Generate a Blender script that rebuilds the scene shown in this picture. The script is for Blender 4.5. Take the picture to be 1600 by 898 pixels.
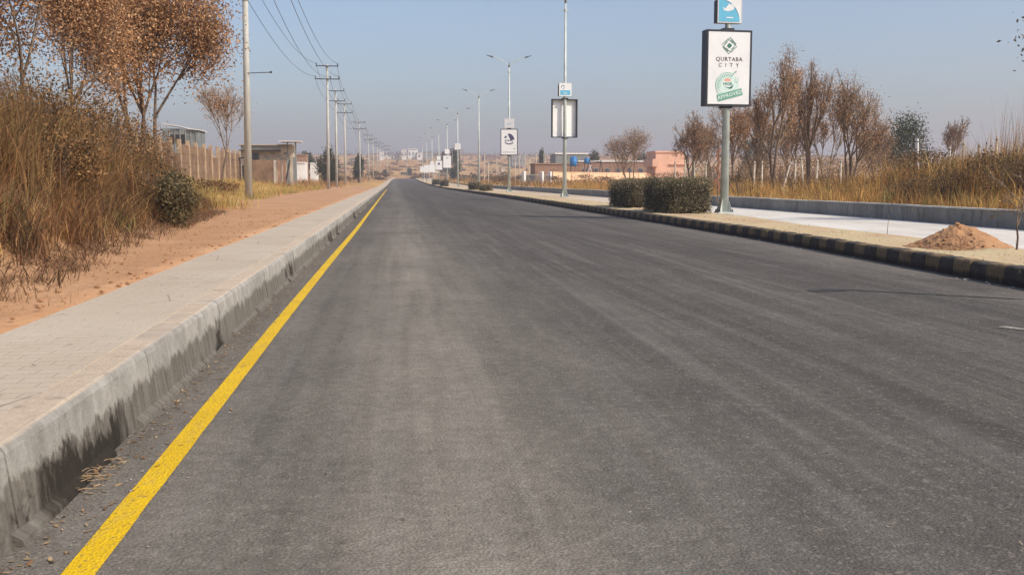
import bpy, bmesh, math, random
import numpy as np
from mathutils import Vector, Matrix, Euler, noise

for o in list(bpy.data.objects): bpy.data.objects.remove(o)
S = bpy.context.scene
C = S.collection
R = math.radians
rnd = random.Random(7)
NR = np.random.default_rng(11)

# ------------------------------------------------------------------ camera, world, sun
CAM_Z, PITCH, YAW = 1.1, math.atan(167/1600), math.atan(185/1608.7)
cam = bpy.data.cameras.new('camera'); camo = bpy.data.objects.new('camera', cam); C.objects.link(camo)
cam.lens = 36; cam.sensor_width = 36; cam.clip_end = 9000; cam.clip_start = .05
camo.location = (0, 0, CAM_Z)
camo.rotation_euler = (math.pi/2-PITCH, 0, -YAW)
S.camera = camo
SUN_AZ, SUN_EL = 128, 42           # degrees clockwise from +Y (road direction), elevation
W = bpy.data.worlds.new('World'); S.world = W; W.use_nodes = True
wn = W.node_tree.nodes; wl = W.node_tree.links
sky = wn.new('ShaderNodeTexSky'); sky.sky_type = 'NISHITA'; sky.sun_disc = False
sky.sun_elevation = R(SUN_EL); sky.sun_rotation = R(SUN_AZ)
sky.air_density = 1.0; sky.dust_density = 3.8; sky.ozone_density = 2.6; sky.altitude = 300
wl.new(sky.outputs[0], wn['Background'].inputs[0]); wn['Background'].inputs[1].default_value = .15
sl = bpy.data.lights.new('sun', 'SUN'); so = bpy.data.objects.new('sun', sl); C.objects.link(so)
sl.energy = 3.4; sl.angle = R(.6); sl.color = (1, .915, .78)
sd = Vector((math.sin(R(SUN_AZ))*math.cos(R(SUN_EL)), math.cos(R(SUN_AZ))*math.cos(R(SUN_EL)), math.sin(R(SUN_EL))))
so.rotation_euler = sd.to_track_quat('Z', 'Y').to_euler(); so.location = (0, 0, 30)
S.view_settings.view_transform = 'Standard'; S.view_settings.look = 'None'
S.view_settings.exposure = 0.24; S.view_settings.gamma = 1
S.render.engine = 'CYCLES'
S.render.resolution_x = 1024; S.render.resolution_y = 574

_Rm = Euler(camo.rotation_euler).to_matrix()
def ray(px, py): return _Rm @ Vector(((px-800)/1600, (449-py)/1600, -1))
def at(px, py, Y):
    d = ray(px, py); t = Y/d.y; return Vector((d.x*t, Y, CAM_Z+d.z*t))
def onz(px, py, z):
    d = ray(px, py); t = (z-CAM_Z)/d.z; return Vector((d.x*t, d.y*t, z))

# ------------------------------------------------------------------ helpers
def tag(o, label=None, cat=None, group=None, kind=None):
    if label: o['label'] = label
    if cat: o['category'] = cat
    if group: o['group'] = group
    if kind: o['kind'] = kind
    return o
def link(name, me, mat=None, parent=None):
    o = bpy.data.objects.new(name, me); C.objects.link(o)
    if mat and me is not None and not me.materials: me.materials.append(mat)
    if parent: o.parent = parent
    return o
def empty(name, loc=(0, 0, 0), rz_=0):
    o = bpy.data.objects.new(name, None); C.objects.link(o); o.empty_display_size = .2
    o.location = loc; o.rotation_euler = (0, 0, rz_); return o
def thing(name, label, cat, loc=(0, 0, 0), rz_=0, group=None): return tag(empty(name, loc, rz_), label, cat, group)
def npmesh(name, V, F, tint=None, smooth=False):
    V = np.asarray(V, dtype=np.float32); F = np.asarray(F, dtype=np.int32)
    me = bpy.data.meshes.new(name); n, k = F.shape
    me.vertices.add(len(V)); me.vertices.foreach_set('co', V.ravel())
    me.loops.add(n*k); me.loops.foreach_set('vertex_index', F.ravel())
    me.polygons.add(n); me.polygons.foreach_set('loop_start', np.arange(0, n*k, k, dtype=np.int32))
    me.polygons.foreach_set('loop_total', np.full(n, k, dtype=np.int32))
    me.polygons.foreach_set('use_smooth', np.full(n, bool(smooth)))
    if tint is not None:
        a = me.color_attributes.new('tint', 'FLOAT_COLOR', 'POINT')
        t = np.ones((len(V), 4), dtype=np.float32); t[:, :3] = tint; a.data.foreach_set('color', t.ravel())
    me.update(); me.validate(); return me
def tubes(segs, sides=5):
    A = np.array([s[0] for s in segs], float); B = np.array([s[1] for s in segs], float)
    ra = np.array([s[2] for s in segs]); rb = np.array([s[3] for s in segs])
    d = B-A; L = np.linalg.norm(d, axis=1, keepdims=True); d = d/np.maximum(L, 1e-6)
    up = np.where(np.abs(d[:, 2:3]) > .9, np.array([[1., 0, 0]]), np.array([[0, 0, 1.]]))
    u = np.cross(d, up); u /= np.linalg.norm(u, axis=1, keepdims=True); v = np.cross(d, u)
    V = []; n = len(segs)
    for P, r in ((A, ra), (B, rb)):
        for k in range(sides):
            a = 2*math.pi*k/sides
            V.append(P+(u*math.cos(a)+v*math.sin(a))*r[:, None])
    V = np.stack(V, 1).reshape(-1, 3)
    base = np.arange(n)*2*sides; F = []
    for k in range(sides):
        k2 = (k+1) % sides
        F.append(np.stack([base+k, base+k2, base+sides+k2, base+sides+k], 1))
    return V, np.concatenate(F)
class MB:
    def __init__(s): s.bm = bmesh.new()
    def box(s, c, d, rz_=0, rx=0, ry=0, bev=0):
        m = Matrix.Translation(Vector(c)) @ Euler((rx, ry, rz_)).to_matrix().to_4x4() @ Matrix.Diagonal((*d, 1))
        r = bmesh.ops.create_cube(s.bm, size=1, matrix=m)
        if bev:
            es = list({e for v in r['verts'] for e in v.link_edges})
            bmesh.ops.bevel(s.bm, geom=es, offset=bev, segments=1, affect='EDGES')
        return s
    def tube(s, a, b, ra, rb=None, n=10, caps=True):
        a = Vector(a); b = Vector(b); rb = ra if rb is None else rb; d = b-a
        m = Matrix.Translation((a+b)/2) @ d.to_track_quat('Z', 'Y').to_matrix().to_4x4()
        bmesh.ops.create_cone(s.bm, cap_ends=caps, segments=n, radius1=ra, radius2=rb, depth=d.length, matrix=m); return s
    def path(s, pts, r, n=6):
        for a, b in zip(pts[:-1], pts[1:]): s.tube(a, b, r, r, n)
        return s
    def ball(s, c, r, sub=2, sc=(1, 1, 1)):
        bmesh.ops.create_icosphere(s.bm, subdivisions=sub, radius=r, matrix=Matrix.Translation(Vector(c)) @ Matrix.Diagonal((*sc, 1))); return s
    def poly(s, pts, depth=None):
        vs = [s.bm.verts.new(p) for p in pts]; f = s.bm.faces.new(vs)
        if depth is not None:
            r = bmesh.ops.extrude_face_region(s.bm, geom=[f])
            bmesh.ops.translate(s.bm, vec=Vector(depth), verts=[g for g in r['geom'] if isinstance(g, bmesh.types.BMVert)])
            bmesh.ops.recalc_face_normals(s.bm, faces=s.bm.faces)
        return s
    def mesh(s, name, smooth=False):
        me = bpy.data.meshes.new(name); s.bm.to_mesh(me); s.bm.free()
        if smooth:
            me.polygons.foreach_set('use_smooth', [True]*len(me.polygons))
        return me
    def build(s, name, mat, parent=None, smooth=False): return link(name, s.mesh(name, smooth), mat, parent)
def interp(x, tab):
    xs, ys = zip(*tab); return float(np.interp(x, xs, ys))
def sm(t): t = max(0., min(1., t)); return t*t*(3-2*t)
def nz(x, y, z=0., s=1.): return noise.noise(Vector((x*s, y*s, z)))
def copy_tree(o, parent=None):
    c = o.copy(); C.objects.link(c); c.parent = parent
    for ch in [q for q in kids.get(o.name, [])]: copy_tree(ch, c)
    return c
kids = {}
def index_kids():
    kids.clear()
    for o in bpy.data.objects:
        if o.parent: kids.setdefault(o.parent.name, []).append(o)

# ------------------------------------------------------------------ materials
def lin(r, g, b):
    f = lambda c: (c/255/12.92) if c/255 < .04045 else ((c/255+.055)/1.055)**2.4
    return (f(r), f(g), f(b), 1)
class NT:
    def __init__(s, name):
        s.m = bpy.data.materials.new(name); s.m.use_nodes = True; s.t = s.m.node_tree; s.n = s.t.nodes
        s.b = s.n['Principled BSDF']; s.b.inputs['Specular IOR Level'].default_value = .25
        s.tc = s.n.new('ShaderNodeTexCoord'); s.obj = s.tc.outputs['Object']
    def geo(s):
        g = s.n.new('ShaderNodeNewGeometry'); return g.outputs['Position']
    def map(s, vec, scale=(1, 1, 1), loc=(0, 0, 0)):
        m = s.n.new('ShaderNodeMapping'); m.inputs['Scale'].default_value = scale; m.inputs['Location'].default_value = loc
        s.t.links.new(vec, m.inputs[0]); return m.outputs[0]
    def noise(s, vec, scale, detail=4, rough=.55, dist=0):
        n = s.n.new('ShaderNodeTexNoise'); n.inputs['Scale'].default_value = scale; n.inputs['Detail'].default_value = detail
        n.inputs['Roughness'].default_value = rough; n.inputs['Distortion'].default_value = dist
        s.t.links.new(vec, n.inputs['Vector']); return n.outputs['Fac']
    def voro(s, vec, scale, feat='F1', out='Distance', rand=1):
        n = s.n.new('ShaderNodeTexVoronoi'); n.feature = feat; n.inputs['Scale'].default_value = scale
        n.inputs['Randomness'].default_value = rand
        s.t.links.new(vec, n.inputs['Vector']); return n.outputs[out]
    def ramp(s, fac, stops):
        n = s.n.new('ShaderNodeValToRGB'); s.t.links.new(fac, n.inputs[0]); e = n.color_ramp.elements
        while len(e) > 1: e.remove(e[-1])
        e[0].position = stops[0][0]; e[0].color = stops[0][1]
        for p, c in stops[1:]: q = e.new(p); q.color = c
        return n.outputs[0]
    def bw(s, fac, a, b, va=0, vb=1): return s.ramp(fac, [(a, (va, va, va, 1)), (b, (vb, vb, vb, 1))])
    def mix(s, fac, a, b, mode='MIX'):
        n = s.n.new('ShaderNodeMixRGB'); n.blend_type = mode
        for i, v in enumerate((fac, a, b)):
            if isinstance(v, (int, float)): n.inputs[i].default_value = v if i == 0 else (v, v, v, 1)
            elif isinstance(v, tuple): n.inputs[i].default_value = v
            else: s.t.links.new(v, n.inputs[i])
        return n.outputs[0]
    def math(s, op, a, b=0., clamp=False):
        n = s.n.new('ShaderNodeMath'); n.operation = op; n.use_clamp = clamp
        for i, v in enumerate((a, b)):
            if isinstance(v, (int, float)): n.inputs[i].default_value = v
            else: s.t.links.new(v, n.inputs[i])
        return n.outputs[0]
    def sep(s, vec):
        n = s.n.new('ShaderNodeSeparateXYZ'); s.t.links.new(vec, n.inputs[0]); return n.outputs
    def color(s, c): s.t.links.new(c, s.b.inputs['Base Color']); return s
    def rough(s, v):
        if isinstance(v, (int, float)): s.b.inputs['Roughness'].default_value = v
        else: s.t.links.new(v, s.b.inputs['Roughness'])
        return s
    def bump(s, h, strength=.5, dist=.02):
        n = s.n.new('ShaderNodeBump'); n.inputs['Strength'].default_value = strength; n.inputs['Distance'].default_value = dist
        s.t.links.new(h, n.inputs['Height']); s.t.links.new(n.outputs[0], s.b.inputs['Normal']); return s
    def attr(s, name):
        n = s.n.new('ShaderNodeAttribute'); n.attribute_name = name; return n.outputs['Color']
def simple(name, col, rough=.7, var=.15, scale=6, metal=0, bumpy=0):
    t = NT(name); n = t.noise(t.geo(), scale, 5, .6)
    c2 = tuple(v*(1-var*1.6) for v in col[:3])+(1,); c1 = tuple(min(1, v*(1+var)) for v in col[:3])+(1,)
    t.color(t.ramp(n, [(.3, c2), (.7, c1)])).rough(rough); t.b.inputs['Metallic'].default_value = metal
    if bumpy: t.bump(t.noise(t.geo(), scale*6, 4), bumpy, .01)
    return t.m
def leafmat(name, trans=.3):
    t = NT(name); c = t.attr('tint'); t.color(c).rough(.75)
    tr = t.n.new('ShaderNodeBsdfTranslucent'); mx = t.n.new('ShaderNodeMixShader'); mx.inputs[0].default_value = trans
    t.t.links.new(c, tr.inputs[0]); t.t.links.new(t.b.outputs[0], mx.inputs[1]); t.t.links.new(tr.outputs[0], mx.inputs[2])
    t.t.links.new(mx.outputs[0], t.n['Material Output'].inputs[0]); return t.m
M = {}
M['leaf'] = leafmat('leaf'); M['grass'] = leafmat('dry_grass_blade', .25)
M['bark'] = simple('bark', (.14, .10, .075, 1), .9, .3, 9, bumpy=.5)
M['twig'] = simple('twig', (.20, .145, .10, 1), .9, .3, 9)
M['galv'] = simple('galvanised_steel', (.50, .54, .50, 1), .5, .12, 3, metal=.1)
M['darkmetal'] = simple('dark_frame', (.035, .037, .045, 1), .45, .2, 6)
M['lampdark'] = simple('lamp_housing', (.09, .10, .12, 1), .4, .2, 6)
M['steel'] = simple('crossarm_steel', (.06, .065, .07, 1), .6, .2, 6)
M['insul'] = simple('insulator', (.05, .035, .03, 1), .3, .1, 6)
M['wire'] = simple('wire', (.06, .06, .065, 1), .5, .1, 4)
M['white'] = simple('white_panel', (.74, .73, .72, 1), .4, .04, 2)
M['whitep'] = simple('white_paint', (.72, .71, .69, 1), .6, .1, 3)
M['green'] = simple('print_green', (.05, .16, .115, 1), .4, .05, 5)
M['greenm'] = simple('print_mid_green', (.16, .36, .27, 1), .4, .05, 5)
M['greenl'] = simple('print_pale_green', (.60, .72, .67, 1), .4, .05, 5)
M['red'] = simple('print_coral', (.78, .32, .22, 1), .4, .05, 5)
M['brown'] = simple('print_brown', (.12, .07, .06, 1), .4, .05, 5)
M['blue'] = simple('print_blue', (.13, .43, .60, 1), .4, .06, 2)
M['blued'] = simple('print_dark_blue', (.03, .12, .19, 1), .4, .06, 2)
M['purple'] = simple('print_purple', (.075, .07, .13, 1), .4, .06, 2)
M['tank'] = simple('blue_plastic', (.03, .19, .47, 1), .4, .08, 2)
M['pink'] = simple('pink_render', (.70, .42, .30, 1), .85, .08, .8, bumpy=.1)
M['peach'] = simple('peach_render', (.74, .50, .32, 1), .85, .10, .5, bumpy=.1)
M['beige'] = simple('beige_render', (.47, .40, .32, 1), .9, .22, 1.2, bumpy=.2)
M['brick'] = simple('brick', (.30, .18, .12, 1), .9, .2, 2, bumpy=.2)
M['precast'] = simple('brown_precast', (.21, .135, .085, 1), .9, .25, 1.4, bumpy=.3)
M['grey'] = simple('grey_concrete', (.30, .295, .28, 1), .9, .25, 2, bumpy=.3)
M['greyshed'] = simple('grey_sheet', (.20, .215, .21, 1), .7, .2, 1.5)
M['dark'] = simple('dark_opening', (.03, .03, .032, 1), .8, .1, 3)
M['glass'] = simple('window_glass', (.07, .085, .10, 1), .15, .1, 3)
M['farwhite'] = simple('whitewash', (.72, .70, .67, 1), .8, .1, .3)
def pole_conc():
    t = NT('spun_concrete'); p = t.geo()
    n = t.noise(t.map(p, (3, 3, .5)), 3, 5); t.color(t.ramp(n, [(.3, (.37, .36, .32, 1)), (.7, (.52, .51, .46, 1))])).rough(.85)
    t.bump(t.noise(p, 40, 3), .3, .005); return t.m
M['pole'] = pole_conc()
def asphalt():
    t = NT('asphalt'); p = t.geo(); xyz = t.sep(p); x = xyz[0]
    long1 = t.noise(t.map(p, (1.3, .16, 1)), 1.5, 6, .68, .6)
    lane = t.bw(t.noise(t.map(p, (1.1, .03, 1), (2.2, 0, 0)), 1.3, 4, .6, .5), .35, .65, .84, 1.12)
    fleck = t.bw(t.noise(t.map(p, (.5, .12, 1), (11, 0, 0)), 1.2, 4, .6), .35, .65)
    long2 = t.noise(t.map(p, (4.5, .11, 1), (7, 3, 0)), 1.4, 4, .6, .6)
    patch = t.noise(p, .35, 4, .6, .5)
    c = t.ramp(long1, [(.28, (.112, .099, .083, 1)), (.5, (.140, .124, .102, 1)), (.72, (.180, .160, .130, 1))])
    # dusty wheel path near the left edge, greyer clean lane to the right
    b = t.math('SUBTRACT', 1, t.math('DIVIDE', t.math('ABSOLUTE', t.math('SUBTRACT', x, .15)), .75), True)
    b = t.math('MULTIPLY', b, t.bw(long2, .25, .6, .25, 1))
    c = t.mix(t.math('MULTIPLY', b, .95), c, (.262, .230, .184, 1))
    l = t.bw(x, 0, 1)   # placeholder mask replaced by maths below
    right = t.math('MULTIPLY', t.math('SUBTRACT', t.math('ADD', x, t.math('MULTIPLY', long2, .8)), 1.15), 1.1, True)
    c = t.mix(t.math('MULTIPLY', right, .80), c, (.070, .061, .053, 1))
    edge = t.math('MULTIPLY', t.math('SUBTRACT', x, 5.2), .9, True)
    c = t.mix(t.math('MULTIPLY', edge, t.bw(patch, .35, .65)), c, (.20, .175, .15, 1))
    le = t.math('MULTIPLY', t.math('SUBTRACT', -.55, x), 1.6, True)
    c = t.mix(t.math('MULTIPLY', le, t.bw(patch, .3, .7, .1, .55)), c, (.155, .13, .108, 1))
    c = t.mix(t.bw(long2, .45, .75, 0, .5), c, (.20, .185, .165, 1))
    c = t.mix(t.bw(patch, .3, .7, .0, .45), c, (.085, .078, .070, 1))
    fy_ = t.math('MULTIPLY', t.math('SUBTRACT', xyz[1], 12), .03, True)
    c = t.mix(t.math('MULTIPLY', fy_, .5), c, (.075, .068, .062, 1))
    c = t.mix(1.0, c, lane, 'MULTIPLY')
    dk = t.math('MULTIPLY', t.bw(t.noise(t.map(p, (2.2, .09, 1), (1, 6, 0)), 1.3, 5, .65, .5), .56, .74), .28); c = t.mix(dk, c, (.065, .058, .052, 1))
    # aggregate
    v = t.voro(p, 70, out='Color'); g = t.noise(p, 110, 3, .7)
    mid = t.noise(p, 14, 5, .7); c = t.mix(.8, c, t.bw(mid, .3, .7, .76, 1.24), 'MULTIPLY'); mot = t.noise(t.map(p, (1, .7, 1), (4, 2, 0)), 2.2, 6, .75, .4); c = t.mix(.8, c, t.bw(mot, .3, .7, .80, 1.2), 'MULTIPLY')
    c = t.mix(.85, c, t.bw(g, .3, .7, .48, 1.55), 'MULTIPLY')
    sp = t.math('GREATER_THAN', t.sep(v)[0], .93)
    c = t.mix(t.math('MULTIPLY', sp, .22), c, (.34, .30, .25, 1))
    ds = t.math('LESS_THAN', t.noise(p, 34, 4, .7), .34)
    c = t.mix(t.math('MULTIPLY', ds, .5), c, (.03, .028, .026, 1))
    # small tar and dust scars
    sc = t.bw(t.noise(t.map(p, (1, .6, 1), (3, 9, 0)), 6, 5, .7, .4), .70, .76)
    c = t.mix(t.math('MULTIPLY', sc, .45), c, (.34, .29, .24, 1))
    # paving joint
    t.color(c).rough(t.bw(g, .3, .7, .72, .95))
    h = t.math('ADD', t.voro(p, 85), t.math('MULTIPLY', t.noise(p, 28, 4, .7), 1.2))
    t.bump(h, .35, .009); t.b.inputs['Specular IOR Level'].default_value = .15
    return t.m
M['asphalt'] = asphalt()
def yellow():
    t = NT('yellow_paint'); p = t.geo()
    n = t.noise(p, 60, 4, .7); d = t.noise(p, 3, 4, .6)
    c = t.ramp(d, [(.3, (.60, .37, .003, 1)), (.7, (.70, .45, .004, 1))])
    c = t.mix(t.bw(n, .57, .66, 0, .85), c, (.16, .12, .06, 1)); c = t.mix(t.math('MULTIPLY', t.bw(t.noise(t.map(p, (1, .3, 1)), 7, 6, .75), .56, .66), .35), c, (.34, .24, .09, 1))
    t.color(c).rough(.6).bump(t.voro(p, 85), .5, .008); return t.m
M['yellow'] = yellow()
def walkway():
    t = NT('walkway_concrete'); p = t.geo()
    a = t.noise(p, 1.1, 5, .6); b = t.noise(t.map(p, (2, 9, 1)), 4, 5, .65)
    c = t.ramp(a, [(.3, (.41, .345, .27, 1)), (.7, (.50, .445, .37, 1))])
    c = t.mix(t.bw(b, .3, .7, .0, .5), c, (.50, .38, .26, 1))
    x = t.sep(p)[0]
    e = t.math('MULTIPLY', t.math('SUBTRACT', t.math('ADD', -1.62, t.math('MULTIPLY', t.math('SUBTRACT', a, .5), 1.2)), x), 0, True)
    cr = t.voro(t.map(p, (1, .75, 1)), 1.1, 'DISTANCE_TO_EDGE')
    crm = t.math('MULTIPLY', t.math('LESS_THAN', cr, .006), t.math('GREATER_THAN', t.noise(p, .9, 3), .53))
    c = t.mix(t.math('MULTIPLY', crm, .55), c, (.17, .13, .10, 1))
    c = t.mix(.6, c, t.bw(t.noise(p, 70, 4, .7), .3, .7, .82, 1.15), 'MULTIPLY')
    st = t.bw(t.noise(t.map(p, (1, 2.5, 1)), 12, 4, .7), .67, .72)
    c = t.mix(t.math('MULTIPLY', st, .4), c, (.22, .17, .12, 1))
    bk = t.n.new('ShaderNodeTexBrick'); bk.inputs['Scale'].default_value = 1; bk.inputs['Brick Width'].default_value = .2; bk.inputs['Row Height'].default_value = .1
    bk.inputs['Mortar Size'].default_value = .006; bk.inputs['Mortar Smooth'].default_value = .4; bk.inputs['Color1'].default_value = (1, 1, 1, 1); bk.inputs['Color2'].default_value = (.90, .90, .90, 1); bk.inputs['Mortar'].default_value = (.62, .60, .57, 1)
    t.t.links.new(p, bk.inputs['Vector']); c = t.mix(t.bw(t.noise(p, .7, 3), .35, .65, .12, .5), c, bk.outputs['Color'], 'MULTIPLY')
    t.color(c).rough(.9).bump(t.math('ADD', t.noise(p, 45, 5, .7), t.math('MULTIPLY', bk.outputs['Fac'], -.7)), .5, .006); return t.m
M['walk'] = walkway()
def kerb_l():
    t = NT('kerb_concrete'); p = t.geo(); z = t.sep(p)[2]
    st = t.noise(t.map(p, (1, 3.2, 1.1)), 2.6, 5, .65); sv = t.noise(t.map(p, (1, 14, 1.5)), 1.6, 4, .6)
    big = t.noise(t.map(p, (1, .5, .5), (0, 1.7, 0)), 1.1, 7, .72)
    oi = t.n.new('ShaderNodeObjectInfo').outputs['Random']
    fine = t.noise(t.map(p, (1, 1, .6), (0, 5, 0)), 9, 6, .75)
    c = t.ramp(st, [(.3, (.25, .235, .21, 1)), (.7, (.42, .40, .36, 1))])
    c = t.mix(.7, c, t.bw(oi, 0, 1, .82, 1.12), 'MULTIPLY')
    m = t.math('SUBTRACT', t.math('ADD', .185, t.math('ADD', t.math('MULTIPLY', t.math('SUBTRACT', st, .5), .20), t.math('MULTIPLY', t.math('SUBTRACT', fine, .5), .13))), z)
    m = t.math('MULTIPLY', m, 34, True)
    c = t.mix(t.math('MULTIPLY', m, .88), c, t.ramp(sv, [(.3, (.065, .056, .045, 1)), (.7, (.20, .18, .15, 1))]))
    k = t.math('MULTIPLY', t.math('SUBTRACT', t.math('ADD', .06, t.math('ADD', t.math('MULTIPLY', big, .30), t.math('MULTIPLY', t.math('SUBTRACT', fine, .5), .38))), t.math('ADD', z, .03)), 16, True)
    k = t.math('MULTIPLY', k, t.math('MAXIMUM', t.bw(big, .56, .60), t.math('MULTIPLY', t.math('SUBTRACT', .62, t.math('ABSOLUTE', t.math('SUBTRACT', t.sep(p)[1], t.math('ADD', 3.55, t.math('MULTIPLY', st, .8))))), 5, True))); c = t.mix(t.math('MULTIPLY', k, .93), c, (.020, .015, .010, 1))
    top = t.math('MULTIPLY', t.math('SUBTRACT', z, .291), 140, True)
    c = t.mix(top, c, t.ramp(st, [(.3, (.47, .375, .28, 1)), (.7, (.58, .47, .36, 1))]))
    c = t.mix(.5, c, t.bw(t.noise(p, 80, 4, .7), .3, .7, .8, 1.15), 'MULTIPLY')
    c = t.mix(t.bw(fine, .56, .66, 0, .35), c, (.12, .105, .09, 1))
    t.color(c).rough(.9).bump(t.noise(p, 30, 6, .75), .9, .014); return t.m
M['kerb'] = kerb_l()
def kerb_r(name, c0, c1):
    t = NT(name); p = t.geo(); z = t.sep(p)[2]
    n = t.noise(p, 5, 5, .65); n2 = t.noise(t.map(p, (1, 3, 1)), 12, 4, .7)
    c = t.ramp(n, [(.3, c0), (.7, c1)])
    c = t.mix(t.bw(n2, .48, .66, 0, .55), c, (.14, .105, .075, 1))
    m = t.math('MULTIPLY', t.math('SUBTRACT', t.math('ADD', .01, t.math('MULTIPLY', n2, .16)), z), 25, True)
    c = t.mix(t.math('MULTIPLY', m, .85), c, (.035, .028, .024, 1))
    t.color(c).rough(.9).bump(n2, .5, .01); return t.m
M['kerb_black'] = kerb_r('kerb_black_paint', (.035, .032, .029, 1), (.085, .075, .064, 1))
M['kerb_yellow'] = kerb_r('kerb_faded_yellow', (.15, .105, .058, 1), (.24, .165, .088, 1))
def white_road():
    t = NT('pale_concrete'); p = t.geo(); a = t.noise(t.map(p, (1, .4, 1)), .8, 5, .6)
    c = t.ramp(a, [(.3, (.52, .48, .42, 1)), (.7, (.68, .645, .59, 1))])
    c = t.mix(t.bw(t.noise(t.map(p, (1, .3, 1), (5, 2, 0)), 1.8, 5, .7), .6, .75, 0, .5), c, (.42, .33, .22, 1))
    yy = t.sep(p)[1]; f_ = t.math('MULTIPLY', t.math('SUBTRACT', yy, 34), .035, True)
    c = t.mix(t.math('MULTIPLY', f_, t.bw(t.noise(p, .25, 4, .6), .3, .6, .55, 1)), c, (.46, .34, .22, 1))
    c = t.mix(t.bw(t.noise(t.map(p, (1, .6, 1), (9, 1, 0)), 3.5, 6, .75), .52, .68, 0, .45), c, (.38, .30, .21, 1))
    jt = t.math('LESS_THAN', t.math('ABSOLUTE', t.math('SUBTRACT', t.math('FRACT', t.math('MULTIPLY', yy, .25)), .5)), .006); c = t.mix(t.math('MULTIPLY', jt, .6), c, (.2, .16, .12, 1))
    t.color(c).rough(.9).bump(t.noise(p, 30, 4), .3, .006); return t.m
M['wroad'] = white_road()
def median():
    t = NT('median_soil'); p = t.geo(); a = t.noise(t.map(p, (1, .6, 1)), 1.1, 6, .65); b = t.noise(p, 9, 5, .7)
    c = t.ramp(a, [(.3, (.46, .29, .17, 1)), (.5, (.50, .38, .23, 1)), (.7, (.50, .42, .24, 1))])
    c = t.mix(t.bw(b, .55, .75, 0, .5), c, (.30, .24, .12, 1))
    t.color(c).rough(.95).bump(b, .8, .03); return t.m
M['median'] = median()
def soil(name, c0, c1, sc=1.2):
    t = NT(name); p = t.geo(); a = t.noise(p, sc, 6, .65); b = t.noise(p, 14, 5, .7)
    c = t.ramp(a, [(.3, c0), (.7, c1)]); c = t.mix(.7, c, t.bw(b, .3, .7, .75, 1.2), 'MULTIPLY')
    t.color(c).rough(.95).bump(b, 1, .04); return t.m
M['sand'] = soil('orange_sand', (.36, .185, .09, 1), (.46, .265, .14, 1), 3)
def ground():
    t = NT('ground_soil'); p = t.geo(); a = t.noise(p, .8, 6, .65); b = t.noise(p, 11, 5, .7); far = t.noise(t.map(p, (1, .5, 1)), .035, 6, .65)
    soilc = t.ramp(a, [(.3, (.42, .215, .105, 1)), (.7, (.56, .335, .19, 1))])
    soilc = t.mix(t.bw(b, .45, .66, 0, .6), soilc, (.34, .20, .10, 1)); soilc = t.mix(t.bw(t.noise(p, 2.6, 6, .7), .5, .64, 0, .5), soilc, (.36, .20, .105, 1))
    fld = t.ramp(far, [(.3, (.24, .105, .045, 1)), (.42, (.42, .23, .07, 1)), (.5, (.56, .34, .12, 1)), (.58, (.42, .19, .07, 1)), (.72, (.18, .13, .05, 1))])
    fld = t.mix(t.bw(t.noise(p, .3, 5, .7), .45, .7, 0, .5), fld, (.18, .13, .07, 1))
    brn = t.ramp(a, [(.3, (.17, .09, .05, 1)), (.7, (.30, .17, .095, 1))])
    z = t.n.new('ShaderNodeAttribute'); z.attribute_name = 'tint'; zz = t.sep(z.outputs['Color'])
    c = t.mix(zz[0], fld, soilc); c = t.mix(zz[1], c, brn)
    c = t.mix(.6, c, t.bw(b, .3, .7, .7, 1.2), 'MULTIPLY')
    t.color(c).rough(.97).bump(b, .9, .04); return t.m
M['ground'] = ground()

# ------------------------------------------------------------------ terrain
def cx(y): return 2.0*((y-150)/300)**2 if y > 150 else 0.       # sideways drift of the road
def rz(y): return 1.9*sm((y-120)/330)
def far_z(y):
    z = rz(y)
    if y > 450: z += .046*(min(y, 900)-450)
    if y > 900: z += .0235*(min(y, 1700)-900)
    return z
RK = [(-10, 6.2), (0, 6.2), (9.7, 6.41), (18.7, 6.8), (38, 6.85), (60, 7.0), (117, 6.75), (170, 6.6), (300, 6.4), (460, 6.4)]
def rk(y): return interp(y, RK)+cx(y)
def lk(y): return -1.15+cx(y)
def we(y): return interp(y, [(-10, 8.1), (20, 8.3), (25, 8.85), (400, 8.9)])+cx(y)
WX = 12.1
def foot(y): return interp(y, [(-10, 2.6), (7.2, 2.8), (10.7, 3.24), (16.4, 3.7), (26.7, 4.6), (40, 6.2), (60, 6.6), (200, 9)])
def bank(y): return interp(y, [(-10, 1.3), (12, 1.25), (18, 1.05), (24, .65), (32, .35), (45, .35), (60, .7), (100, .6), (200, 0)])
def H(x, y):
    b = far_z(y); xr = x-cx(y)
    fade = 1-sm((y-180)/200)
    if xr < -2.05:
        t = -xr-foot(y)
        zz = .3+.02*nz(x, y, 3, 2)+bank(y)*sm((t+.15)/interp(y, [(0, 1.5), (30, 2), (60, 6)]))
        if t > 0: zz += (.22*nz(x, y, 1, .8)+.10*nz(x, y, 2, 2.3))*min(1, t)
        if y < 20 and t < 0: zz += .10*sm((t+.5)/.5)*.6
        return b+zz*fade
    if xr > WX+.2:
        t = xr-WX-.2
        zz = .42+(.95+.85*sm((26-y)/8))*sm((t-1)/3.6)*(1-sm((y-27)/16))+.12*nz(x, y, 5, .5)*min(1, t)
        return b+zz*fade
    return b-.06
_H = H
def H(x, y):
    h = _H(x, y)
    if y > 300: h += sm((y-300)/300)*(3.2*nz(x, y, 7, .006)+1.2*nz(x, y, 8, .02))*(1 if abs(x-cx(y)-2.5) > 12 or y > 480 else .1)
    return h
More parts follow.
